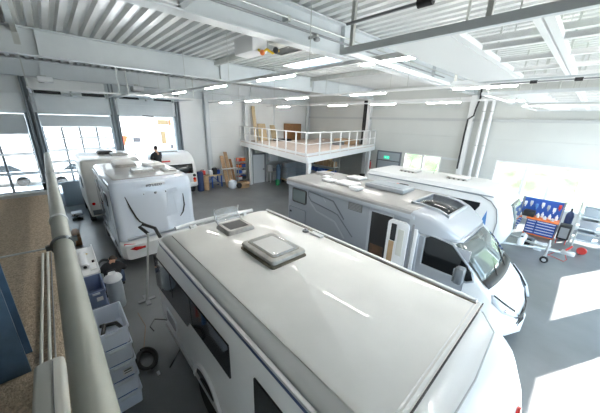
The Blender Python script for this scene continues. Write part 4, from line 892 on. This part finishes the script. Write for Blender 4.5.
for (y, h, m, l) in ((6.75, 1.3, 'navy', 'dark blue drum right of the caravan'), (7.1, 1.0, 'wood', 'brown tub right of the caravan'),):
    tag(MB().lathe((-17.0, y, 0), [(.2, 0), (.22, .03), (.22, h-.1), (.18, h), (.01, h)], 'Z', 18).build('drum', m), l, 'drum')
for i, (y, w, h, m, l) in enumerate(((8.72, .28, 2.5, 'wood', 'wooden plank leaning on the left wall, nearest the workbench'), (9.05, .26, 2.8, 'wood', 'tallest wooden plank leaning on the left wall'), (9.32, .18, 2.2, 'wood_brown', 'narrow darker plank leaning beside the tallest one'))):
    c = Vector((-16.7, y-.12, 0)); rot = Matrix.Rotation(-.62, 3, 'Y') @ Matrix.Rotation(-.13, 3, 'X')
    c = c + rot @ Vector((0, 0, h/2)) + Vector((0, 0, .03)); tag(MB().obox(c, (.02, w/2, h/2), rot).build('wooden_plank', m, smooth=False), l, 'plank', 'planks leaning on the left wall')
t = T('crossbar', 'pale crossbar holding the leaning planks', 'bar', (-17.3, 9.0, 1.2)); MB().box(-17.35, -17.2, 8.45, 9.65, 1.2, 1.27).build('bar', 'steel_white', t, smooth=False)
t = T('parts_shelf', 'tall narrow shelf of coloured parts beside the mezzanine column', 'shelf', (-17.4, 10.0, 0))
for x in (-17.7, -17.25):
    for y in (9.75, 10.45): MB().box(x-.02, x+.02, y-.02, y+.02, 0, 1.9).build('post', 'galv', t, smooth=False)
for z in (.3, .75, 1.2, 1.65): MB().box(-17.7, -17.25, 9.75, 10.45, z, z+.02).build('shelf', 'galv', t, smooth=False)
cl = [('white', 'white_plastic'), ('red', 'red'), ('blue', 'blue'), ('black', 'black'), ('orange', 'orange')]
for i, z in enumerate((.321, .771, 1.221, 1.671)):
    for j in range(2):
        nmc, m = cl[(i*2+j*3) % 5]; y = 9.8+j*.33
        k = T('parts_box', '%s box on the %s shelf of the tall narrow rack, %s' % (nmc, ('bottom', 'second', 'third', 'top')[i], ('left', 'right')[j]), 'box', (-17.45, y+.14, z), 'boxes on the tall narrow rack')
        MB().box(-17.62, -17.28, y, y+.28, z, z+.2+.06*j, .02).build('body', m, k); MB().box(-17.64, -17.26, y-.01, y+.29, z+.2+.06*j, z+.23+.06*j, .01).build('lid', cl[(i+j+1) % 5][1], k)
tag(MB().loft([[(-16.35+r*math.cos(a)*1.0, 8.75+r*math.sin(a), z) for a in [2*math.pi*k/14 for k in range(14)]] for r, z in ((.2, 0), (.3, .12), (.32, .3), (.27, .5), (.12, .6))]).build('rubbish_bag', 'decal_light'), 'white and blue bag on the floor in front of the planks', 'bag')
t = T('cardboard_box', 'open brown cardboard box on the floor beside the white bag', 'cardboard box', (-16.2, 9.5, 0))
b = MB()
for a in ((-16.5, -15.95, 9.2, 9.22), (-16.5, -15.95, 9.83, 9.85), (-16.5, -16.48, 9.22, 9.83), (-15.97, -15.95, 9.22, 9.83)): b.box(*a, 0, .4)
b.box(-16.48, -15.97, 9.22, 9.83, 0, .02).build('carton', 'card', t, smooth=False); MB().obox(Vector((-15.87, 9.52, .36)), (.1, .31, .01), Matrix.Rotation(.6, 3, 'Y')).build('flap', 'card', t, smooth=False)
tag(MB().sphere((-15.9, 9.0, .25), .2, (1, 1, 1)).build('rubbish_bag', 'black'), 'black bag on the floor behind the white bag', 'bag')

# ------------------------------------------------------------------ near left: flat roofed partition with pipe
wall('wall_partition', 'Y', -.32, .1, -9.6, 1.6, 0, 2.5, [], 'wall_white')
S('partition_roof', MB().box(-9.7, 1.6, YB, -.12, 2.5, 2.6), 'tan')
S('wall_partition', MB().box(-9.6, -9.5, YB, -.32, 0, 2.5), 'wall_white')
S('trim_%d' % n, MB().box(-9.75, -9.55, -6, -.12, 2.6, 2.68), 'galv'); n += 1
vp = T('ventilation_pipe', 'long grey metal ventilation pipe running along the left foreground', 'pipe', (-6, -.18, 2.6))
pts = [(-15.6, -.27, 3.0), (-10, -.22, 3.0), (-5, -.165, 3.0), (0.6, -.08, 3.0)]
MB().tube(pts, .105, 28).build('pipe', 'pipe', vp)
for x in (-5.6, -10.0):
    y = -.165 - (-5-x)*.0114
    MB().lathe((x, y, 3.0), [(.107, -.05), (.118, -.045), (.118, .045), (.107, .05)], 'X', 28).build('joint', 'galv', vp)
k = MB().lathe((-4.45, -.16, 3.0), [(.107, -.025), (.13, -.025), (.13, .025), (.107, .025)], 'X', 28).box(-4.48, -4.42, -.06, .0, 3.03, 3.09).box(-4.48, -4.42, -.33, -.26, 2.97, 3.03).build('clamp', 'grille', vp)
MB().cyl((-4.45, -.30, 3.0), (-4.55, -1.6, 3.0), .012, 10).build('threaded_rod', 'alu', k)
MB().sphere((-4.45, -.10, 3.10), .03).build('nut', 'alu', k)
for x in (-8.6, -2.0, -13): 
    MB().box(x-.02, x+.02, -.22, -.16, 2.6 if x > -9.6 else 0, 2.90).build('support', 'galv', vp, smooth=False)
t = T('cable_trunking', 'pair of thin cream conduits lying on the tan partition roof', 'conduit', (-3.6, -.45, 2.6))
for y in (-.45, -.395): MB().box(-5.3, -2.66, y, y+.025, 2.6, 2.63, .008).build('conduit', 'cream_plastic', t)
tag(MB().tube([(-5.3, -.345, 2.61), (-4, -.35, 2.61), (-2.66, -.345, 2.61)], .007, 6).build('thin_cable', 'grey_mid'), 'thin grey cable beside the cream conduits', 'cable')
t = T('junction_box', 'pale ribbed plastic housing lying on the partition roof at bottom left', 'housing', (-2.4, -.4, 2.6))
MB().loft([[(x, p[0], p[1]) for p in rrect_pts(-.46+o, -.275-o, 2.60, 2.74-o, .03)] for x, o in ((-2.62, .03), (-2.57, 0), (-1.5, 0), (-1.45, .03))]).build('cover', 'cream_plastic', t)
MB().box(-2.55, -1.5, -.345, -.34, 2.737, 2.745).build('ridge', 'grey_mid', t, smooth=False)
S('trim_%d' % n, MB().box(-3.0, -2.98, -.78, -.5, 2.6, 6.25).box(-2.74, -2.72, -.78, -.5, 2.6, 6.25).box(-2.98, -2.74, -.65, -.63, 2.6, 6.25), 'blue_steel'); n += 1

# storage boxes below the pipe
def clear_bin(x0, x1, y0, y1, z0, z1, m, lab, grp, openfront=True):
    t = T('storage_bin', lab, 'storage box', ((x0+x1)/2, (y0+y1)/2, z0), grp)
    b = MB(); h = z1-z0
    rr = lambda z, o: [(p[0], p[1], z) for p in rrect_pts(x0+o, x1-o, y0+o, y1-o, .03)]
    b.loft([rr(z0+.003, .03), rr(z1-.035, .012), rr(z1-.035, 0), rr(z1, 0), rr(z1, .018), rr(z0+.02, .04)]).build('body', m, t)
    MB().box(x1-.004, x1+.02, y0+.10, y1-.10, z1-.06, z1-.02, .006).build('handle', 'decal_light', t)
    return t
lv = ['topmost open', 'second', 'third', 'fourth', 'lowest']
for i in range(5):
    z1 = 1.62-i*.324
    t = clear_bin(-4.86, -4.12, -.08, .33, z1-.32, z1, 'bin', 'translucent blue-white storage box in the foreground stack, %s from the top' % lv[i], 'translucent boxes stacked below the pipe')
    if i in (2,):
        MB().box(-4.115, -4.105, .12, .26, z1-.22, z1-.12).build('label_sticker', 'white_plastic', t, smooth=False); MB().box(-4.105, -4.10, .14, .24, z1-.15, z1-.13).box(-4.105, -4.10, .14, .24, z1-.19, z1-.18).build('barcode', 'black', t, smooth=False)
    if i: tag(MB().box(-4.78, -4.2, -.02, .27, z1-.29, z1-.1, .02).build('folded_textile', 'blue_light'), 'folded blue cloth inside the %s translucent box' % lv[i], 'cloth', 'cloths in the translucent boxes')
tag(MB().tube([(-4.75, .0, 1.34), (-4.6, .2, 1.40), (-4.4, .25, 1.42), (-4.25, .1, 1.38), (-4.4, .0, 1.42), (-4.6, .05, 1.45)], .03, 8).build('hose', 'black'), 'black hose lying in the open translucent box', 'hose')
for i in range(4):
    z1 = 1.42-i*.355
    t = clear_bin(-6.5, -5.75, -.10, .22, z1-.35, z1, 'bin_dark', 'dark blue storage box in the farther stack, %s' % ('topmost', 'second from the top', 'third from the top', 'lowest')[i], 'dark blue boxes behind the translucent stack')
    MB().box(-5.745, -5.735, -.02 if i % 2 else .05, .15, z1-.2, z1-.12).build('label_sticker', 'white_plastic' if i != 1 else 'red', t, smooth=False)
t = T('vacuum_cleaner', 'white and grey vacuum cleaner beside the dark blue boxes', 'vacuum cleaner', (-7.1, .45, 0))
MB().lathe((-7.1, .45, .08), [(.15, 0), (.17, .05), (.17, .6), (.15, .75)], 'Z', 20).build('drum', 'grey_box', t)
MB().lathe((-7.1, .45, .83), [(.16, 0), (.19, .03), (.18, .1), (.1, .2), (.01, .21)], 'Z', 20).build('lid', 'white_plastic', t)
MB().tube([(-7.1, .35, 1.0), (-7.1, .37, 1.1), (-7.1, .53, 1.1), (-7.1, .55, 1.0)], .02, 8).build('handle', 'black', t)
for a in (0, 2.1, 4.2): MB().sphere((-7.1+.14*math.cos(a), .45+.14*math.sin(a), .045), .045).build('castor', 'black', t)
for (x, m, h, l) in ((-5.55, 'red', .6, 'red tool handle standing between the box stacks'), (-5.35, 'wood', .7, 'wooden handle standing between the box stacks'), (-5.2, 'blue_light', .65, 'blue bottle standing between the box stacks')):
    tag(MB().lathe((x, .27, 0), [(.05, 0), (.05, h*.7), (.025, h*.85), (.025, h), (.004, h)], 'Z', 12).build('bottle', m), l, 'bottle')
# white board-topped cabinet with cartridge
t = T('work_trolley', 'white-topped trolley under the pipe carrying a sealant cartridge', 'trolley', (-7.6, .0, 0))
MB().box(-8.55, -6.9, -.15, .24, 1.22, 1.26, .008).build('top', 'white_plastic', t); MB().box(-8.45, -7.0, -.1, .2, .15, 1.2).build('cabinet', 'decal_light', t, smooth=False)
MB().box(-8.57, -6.88, .22, .245, 1.26, 1.30).build('rim', 'white_plastic', t, smooth=False)
for x in (-8.4, -7.05):
    for y in (-.05, .15): MB().cyl((x, y-.02, .075), (x, y+.02, .075), .075, 12).build('castor', 'black', t)
t = T('sealant_cartridge', 'white cartridge tube with a black nozzle hole lying on the white trolley', 'cartridge', (-7.5, .0, 1.26))
MB().cyl((-7.95, .0, 1.34), (-7.15, .0, 1.34), .075, 20).build('tube', 'white_plastic', t); MB().cyl((-7.15, .0, 1.34), (-7.13, .0, 1.34), .035, 14).build('opening', 'black', t)
t = T('warning_sign', 'small yellow triangular warning sign lying on the white trolley', 'warning sign', (-8.1, .02, 1.262))
MB().prism([(-8.05, -.08), (-8.05, .12), (-8.22, .02)], 1.262, 1.272, 'Z').build('plate', 'yellow', t, smooth=False); MB().prism([(-8.07, -.03), (-8.07, .07), (-8.17, .02)], 1.272, 1.276, 'Z').build('symbol', 'black', t, smooth=False)
tag(MB().box(-7.35, -7.05, .08, .2, 1.262, 1.29, .01).build('paper_stack', 'white_gloss'), 'white papers on the near end of the white trolley', 'papers')
tag(MB().cyl((-7.5, .17, 1.262), (-7.5, .17, 1.31), .025, 12).build('cap', 'black'), 'small black cap on the white trolley', 'cap')

# loops of cable and hose on the floor
def coil(c, r, turns, rad, m, name, label, cat, sq=(1, 1), tail=None, z=None):
    pts = []
    N = int(turns*22)
    for k in range(N):
        a = 2*math.pi*k/22; q = r*(1+.12*math.sin(a*.37+k*.05))
        pts.append((c[0]+q*math.cos(a)*sq[0], c[1]+q*math.sin(a)*sq[1], rad+.02*k/22+.01*math.sin(a*2)+.01))
    if tail: pts += tail
    return tag(MB().tube(pts, rad, 8).build(name, m), label, cat)
coil((-4.95, .56), .19, 2.6, .03, 'rubber', 'vacuum_hose', 'thick black hose coiled on the floor beside the translucent boxes', 'hose', (1.35, .8))
coil((-9.6, .5), .3, 3.2, .012, 'black', 'cable_coil', 'thin black cable coiled on the floor by the kneeling person', 'cable', (1.6, .6))
tag(MB().tube([(-4.5, .85, .015), (-4.8, 1.15, .015), (-5.4, 1.25, .015), (-5.9, 1.2, .015), (-6.1, 1.0, .015), (-5.9, .85, .015), (-5.7, .88, .02)], .012, 6).build('power_cable', 'black'), 'thin black cable running from under the near motorhome', 'cable')
tag(MB().tube([(-6.6, .75, .012), (-6.0, .78, .012), (-5.2, .55, .012)], .006, 6).build('orange_cord', 'wood_brown'), 'thin brown cord on the floor near the dark blue boxes', 'cord')
tag(MB().box(-4.55, -4.47, .62, .67, 0.0, .04, .01).build('plug', 'white_plastic'), 'white plug lying at the end of the thick black hose', 'plug')
# small trestle things in the lane beyond
t = T('floor_jack', 'black jack with white body on the floor of the left lane', 'jack', (-15.6, .3, 0))
MB().box(-16.2, -15.2, .05, .3, .05, .15, .02).build('frame', 'black', t); MB().box(-15.9, -15.5, .0, .4, .15, .28, .03).build('body', 'white_plastic', t); MB().tube([(-15.3, .2, .1), (-14.6, .1, .45)], .03, 8).build('handle', 'black', t)
for x in (-16.1, -15.3):
    for y in (.02, .34): MB().cyl((x, y-.02, .06), (x, y+.02, .06), .06, 12).build('wheel', 'black', t)
tag(MB().box(-12.9, -12.0, -.15, .1, 0, .35, .02).box(-12.85, -12.05, -.1, .05, .35, .42, .02).build('cardboard_box', 'wood_brown'), 'dark brown box on the floor beyond the pipe', 'box')
t = T('screen_panel', 'grey-blue screen panel standing in the left lane by the glazed door', 'panel', (-17.8, 0.2, 0))
MB().box(-18.1, -18.0, -.1, 1.0, .0, 1.3).build('panel', 'grey_box', t, smooth=False)
for (x, y, h, m, l) in ((-17.4, -.6, 1.5, 'blue_steel', 'dark machine beside the left door post'), (-15.6, -1.4, 1.0, 'wood_brown', 'brown crate at the far left behind the partition'), (-15.0, -2.2, .9, 'red', 'red machine at the far left behind the partition'), (-14.2, -1.2, .8, 'white_plastic', 'white tub at the far left behind the partition')):
    k = T('machine', l, 'machine', (x, y, 0)); MB().box(x-.3, x+.3, y-.25, y+.25, .08, h*.7, .04).build('body', m, k); MB().box(x-.2, x+.2, y-.15, y+.15, h*.7, h, .04).build('head', 'black' if m != 'white_plastic' else 'grey_box', k)
    for a in (-.22, .22): MB().box(x+a-.03, x+a+.03, y-.2, y+.2, 0, .08).build('foot', 'black', k, smooth=False)
t = T('workbench', 'long pale workbench at the far left behind the partition', 'workbench', (-11.5, -1.6, 0))
MB().box(-13.6, -10.2, -2.2, -.9, .95, 1.02).build('top', 'wood_light', t, smooth=False)
for x in (-13.5, -10.3):
    for y in (-2.1, -1.0): MB().box(x-.04, x+.04, y-.04, y+.04, 0, .95).build('leg', 'grey_mid', t, smooth=False)
# stand with black handle at the rear of the near motorhome
t = T('hand_stand', 'grey pole stand with a black handle behind the near motorhome', 'stand', (-6.95, 1.1, 0))
MB().tube([(-7.0, 1.05, 0.01), (-6.98, 1.2, 1.0), (-6.98, 1.33, 1.88)], .025, 8).build('pole', 'galv', t)
MB().tube([(-7.0, 1.33, 1.86), (-7.28, 1.22, 1.98), (-7.25, 1.3, 2.04), (-6.8, 1.46, 2.04), (-6.6, 1.5, 1.85)], .04, 8).build('handle', 'black', t)
MB().box(-7.25, -6.75, 1.0, 1.1, 0, .03).box(-7.05, -6.95, .85, 1.25, 0, .03).build('foot', 'grey_mid', t, smooth=False)

# ------------------------------------------------------------------ people
def skin(name, verts, edges, radii, m, parent, root=0, sub=2):
    off = LOC[parent.name]
    me = bpy.data.meshes.new(name); me.from_pydata([Vector(v)-off for v in verts], edges, []); me.update()
    o = bpy.data.objects.new(name, me); COL.objects.link(o); o.parent = parent
    sk = o.modifiers.new('skin', 'SKIN'); sk.use_smooth_shade = True
    if not me.skin_vertices: pass
    for i, r in enumerate(radii):
        d = me.skin_vertices[0].data[i]; d.radius = (r, r) if not isinstance(r, tuple) else r; d.use_root = (i == root)
    ss = o.modifiers.new('sub', 'SUBSURF'); ss.levels = sub; ss.render_levels = sub
    me.materials.append(M[m]); 
    dg = bpy.context.evaluated_depsgraph_get(); bpy.context.view_layer.update()
    me2 = bpy.data.meshes.new_from_object(o.evaluated_get(bpy.context.evaluated_depsgraph_get()))
    if len(me2.polygons) > 10:
        o.modifiers.clear(); o.data = me2
        for p in me2.polygons: p.use_smooth = True
    return o
def skin_mesh_ready(me):
    return True
def person(label, J, loc, shirt, pants, group=None):
    """J: joint dict in world space. One continuous skin body; clothing, hair, shoes as children."""
    t = T('person', label, 'person', loc)
    o_ = ['pelvis', 'waist', 'chest', 'neck', 'headb', 'headt', 'lsh', 'lel', 'lwr', 'lha', 'rsh', 'rel', 'rwr', 'rha', 'lhip', 'lkn', 'lan', 'lto', 'rhip', 'rkn', 'ran', 'rto']
    rad = dict(pelvis=.13, waist=.12, chest=.14, neck=.055, headb=.085, headt=.08, lsh=.06, rsh=.06, lel=.042, rel=.042, lwr=.028, rwr=.028, lha=.035, rha=.035, lhip=.09, rhip=.09, lkn=.06, rkn=.06, lan=.04, ran=.04, lto=.035, rto=.035)
    idx = {k: i for i, k in enumerate(o_)}
    E_ = [('pelvis', 'waist'), ('waist', 'chest'), ('chest', 'neck'), ('neck', 'headb'), ('headb', 'headt'), ('chest', 'lsh'), ('lsh', 'lel'), ('lel', 'lwr'), ('lwr', 'lha'), ('chest', 'rsh'), ('rsh', 'rel'), ('rel', 'rwr'), ('rwr', 'rha'),
          ('pelvis', 'lhip'), ('lhip', 'lkn'), ('lkn', 'lan'), ('lan', 'lto'), ('pelvis', 'rhip'), ('rhip', 'rkn'), ('rkn', 'ran'), ('ran', 'rto')]
    V_ = [Vector(J[k]) for k in o_]; Ed = [(idx[a], idx[c]) for a, c in E_]; Rd = [rad[k] for k in o_]
    # fingers
    for hnd, wr in (('lha', 'lwr'), ('rha', 'rwr')):
        d = (Vector(J[hnd])-Vector(J[wr])).normalized(); s = d.orthogonal().normalized(); u = d.cross(s)
        for q in range(5):
            sp = (q-1.5)*.022 if q < 4 else .045
            ln = (.065, .08, .075, .06, .05)[q]
            b0 = Vector(J[hnd])+s*sp*.8+d*(.02 if q < 4 else -.02); m1 = b0+d*ln*.6+s*(.0 if q < 4 else .02)-u*.005; e1 = m1+d*ln*.4-u*.02
            i0 = len(V_); V_ += [b0, m1, e1]; Rd += [.011, .01, .008]; Ed += [(idx[hnd], i0), (i0, i0+1), (i0+1, i0+2)]
    skin('body', V_, Ed, Rd, 'skin', t)
    bo = [c for c in t.children if c.name.startswith('body')][0]
    off = LOC[t.name]; bones = [(a_, c_, Vector(J[a_])-off, Vector(J[c_])-off) for a_, c_ in E_]
    def near(p):
        best = None
        for a_, c_, A_, B_ in bones:
            d = B_-A_; f = max(0, min(1, (p-A_).dot(d)/max(1e-6, d.length_squared))); q = (A_+d*f-p).length/(rad[a_]*(1-f)+rad[c_]*f)
            if best is None or q < best[0]: best = (q, (a_, c_), f)
        return best[1], best[2]
    def garment(name, test, grow, m):
        bm = bmesh.new(); bm.from_mesh(bo.data); bm.normal_update()
        keep = {v.index for v in bm.verts if test(*near(v.co))}
        bmesh.ops.delete(bm, geom=[f for f in bm.faces if not all(v.index in keep for v in f.verts)], context='FACES')
        for v in bm.verts: v.co += v.normal*grow
        me = bpy.data.meshes.new(name); bm.to_mesh(me); bm.free(); me.materials.clear(); me.materials.append(M[m])
        for p in me.polygons: p.use_smooth = True
        o = bpy.data.objects.new(name, me); COL.objects.link(o); o.parent = t
        md = o.modifiers.new('thickness', 'SOLIDIFY'); md.thickness = .012; md.offset = 1
    def is_shirt(k_, f): return k_ in (('waist', 'chest'), ('chest', 'lsh'), ('chest', 'rsh'), ('pelvis', 'waist')) or (k_ == ('chest', 'neck') and f < .75) or (k_ in (('lsh', 'lel'), ('rsh', 'rel')) and f < .8) or (k_ in (('pelvis', 'lhip'), ('pelvis', 'rhip')) and f < .6)
    def is_legs(k_, f): return k_ in (('pelvis', 'lhip'), ('pelvis', 'rhip'), ('lhip', 'lkn'), ('rhip', 'rkn')) or (k_ in (('lkn', 'lan'), ('rkn', 'ran')) and f < .97) or (k_ == ('pelvis', 'waist') and f < .25)
    garment('shirt', is_shirt, .024, shirt); garment('trousers', is_legs, .008, pants)
    hb, ht = Vector(J['headb']), Vector(J['headt']); fwd = Vector(J['face']).normalized(); up = (ht-hb).normalized(); side = fwd.cross(up).normalized()
    hc = (hb+ht)/2+up*.03
    rot = Matrix((side, fwd, up)).transposed()
    b = MB(); tmp = bmesh.new(); bmesh.ops.create_uvsphere(tmp, u_segments=18, v_segments=12, radius=1)
    for v in tmp.verts: v.co = hc + rot @ Vector((v.co.x*.088, v.co.y*.104-.012, v.co.z*.115+.012))
    bmesh.ops.delete(tmp, geom=[v for v in tmp.verts if (v.co-hc).dot(fwd) > .03 and (v.co-hc).dot(up) < .06], context='VERTS')
    b._merge(tmp); b.build('hair', 'hair', t)
    f = MB()
    f.sphere(tuple(hc+fwd*.095-up*.01), .016, (1, 1, 1.4), 8)
    for s in (-1, 1): f.sphere(tuple(hc+side*s*.085-up*.01), .022, (.6, 1, 1), 8)
    f.build('nose_and_ears', 'skin', t)
    e = MB()
    for s in (-1, 1): e.sphere(tuple(hc+fwd*.088+side*s*.032+up*.012), .011, (1, 1, 1), 8)
    e.build('eyes', 'black', t); MB().sphere(tuple(hc+fwd*.085-up*.055), .02, (1, .5, .35), 8).build('mouth', 'red', t)
    for a, c in (('lan', 'lto'), ('ran', 'rto')):
        p, q = Vector(J[a]), Vector(J[c]); d = (q-p); d.z = 0; d.normalize()
        sh = MB(); z = min(p.z, q.z)-.035
        sh.tube([tuple(p-d*.05+Vector((0, 0, -.01))), tuple(p+d*.05-Vector((0, 0, .015))), tuple(q+d*.03)], .048, 10).build('shoe', 'black', t)
    return t
# person standing on a step between the vehicles (dark shirt)
px_, py_, pz_ = -13.42, 3.42, 1.60
J = dict(pelvis=(0, 0, .95), waist=(0, 0, 1.1), chest=(0, .02, 1.35), neck=(0, .02, 1.5), headb=(0, .03, 1.6), headt=(0, .03, 1.70), lsh=(-.18, .02, 1.42), lel=(-.25, .08, 1.15), lwr=(-.18, .28, 1.02), lha=(-.15, .35, 1.0),
         rsh=(.18, .02, 1.42), rel=(.25, .08, 1.15), rwr=(.18, .28, 1.02), rha=(.15, .35, 1.0), lhip=(-.1, 0, .88), lkn=(-.11, .03, .48), lan=(-.11, 0, .08), lto=(-.12, .14, .04), rhip=(.1, 0, .88), rkn=(.11, .03, .48), ran=(.11, 0, .08), rto=(.12, .14, .04))
def place(J, x, y, z, rot, s=1.0):
    o = {}
    for k, v in J.items():
        v = Vector(v)*s; c, sn = math.cos(rot), math.sin(rot); o[k] = Vector((v.x*c-v.y*sn+x, v.x*sn+v.y*c+y, v.z+z))
    c, sn = math.cos(rot), math.sin(rot); o['face'] = Vector((-sn, c, -.2)); return o
person('person in a dark shirt standing up behind the lettered motorhome, working over its roof', place(J, px_, py_, pz_, R(120)), (px_, py_, pz_), 'black_cloth', 'blue_cloth')
t = T('work_platform', 'aluminium step platform on which the standing person works', 'platform', (px_, py_, 0))
MB().box(px_-.3, px_+.25, py_-.35, py_+.35, 1.56, 1.60).build('platform', 'alu', t, smooth=False)
for x in (px_-.28, px_+.23):
    for y in (py_-.33, py_+.33): MB().tube([(x, y, 1.56), (x, y*1+(.1 if y > py_ else -.1), 0)], .022, 8).build('leg', 'alu', t)
for z in (.4, .8, 1.2): MB().box(px_-.28, px_-.22, py_-.38, py_+.38, z, z+.03).build('rung', 'alu', t, smooth=False)
# kneeling person
J2 = dict(pelvis=(0, -.10, .34), waist=(0, .02, .47), chest=(0, .22, .62), neck=(0, .36, .70), headb=(0, .44, .71), headt=(0, .53, .74), lsh=(-.19, .25, .62), lel=(-.26, .42, .42), lwr=(-.14, .60, .30), lha=(-.10, .67, .27),
          rsh=(.19, .25, .62), rel=(.27, .42, .42), rwr=(.16, .60, .30), rha=(.12, .67, .27), lhip=(-.11, -.10, .30), lkn=(-.15, .27, .09), lan=(-.14, -.16, .08), lto=(-.14, -.30, .05), rhip=(.11, -.10, .30), rkn=(.18, .30, .42), ran=(.19, .22, .09), rto=(.19, .36, .05))
q = place(J2, -8.05, .50, 0, R(75)); q['face'] = Vector((-.8, .1, -.6))
person('person in a black shirt and blue trousers kneeling on the floor beside the lettered motorhome', q, (-8.05, .50, 0), 'black_cloth', 'blue_cloth')

# ------------------------------------------------------------------ light, world, camera
sun = bpy.data.lights.new('sun', 'SUN'); sun.energy = 18; sun.angle = R(.5); sun.color = (1, .96, .9)
so = bpy.data.objects.new('sun', sun); COL.objects.link(so)
so.rotation_euler = Vector((-2.8, -5.6, -4.6)).to_track_quat('-Z', 'Y').to_euler(); so.location = (10, 20, 15)
w = bpy.data.worlds.new('World'); scn.world = w; w.use_nodes = True
bg = w.node_tree.nodes['Background']; bg.inputs[0].default_value = (.54, .77, 1.0, 1); bg.inputs[1].default_value = 3.6

cam = bpy.data.cameras.new('camera'); co = bpy.data.objects.new('camera', cam); COL.objects.link(co)
cam.sensor_fit = 'HORIZONTAL'; cam.sensor_width = 36; cam.lens = 262.0/600*36; cam.clip_start = .05; cam.clip_end = 300
p_, y_, r_ = R(18.1465), R(46.9589), R(1.674)
Rz = Matrix.Rotation(y_, 3, 'Z')
fw = Vector((0, math.cos(p_), -math.sin(p_))); up = Vector((0, math.sin(p_), math.cos(p_))); xx = Vector((1, 0, 0))
xr = xx*math.cos(r_)+up*math.sin(r_); ur = up*math.cos(r_)-xx*math.sin(r_)
X_, U_, F_ = Rz @ xr, Rz @ ur, Rz @ fw
co.matrix_world = Matrix(((X_.x, U_.x, -F_.x, 0), (X_.y, U_.y, -F_.y, 0), (X_.z, U_.z, -F_.z, 4.67), (0, 0, 0, 1)))
scn.camera = co
scn.view_settings.view_transform = 'Standard'; scn.view_settings.look = 'None'
scn.view_settings.exposure = 1.0; scn.view_settings.gamma = 1.0; scn.view_settings.use_curve_mapping = False
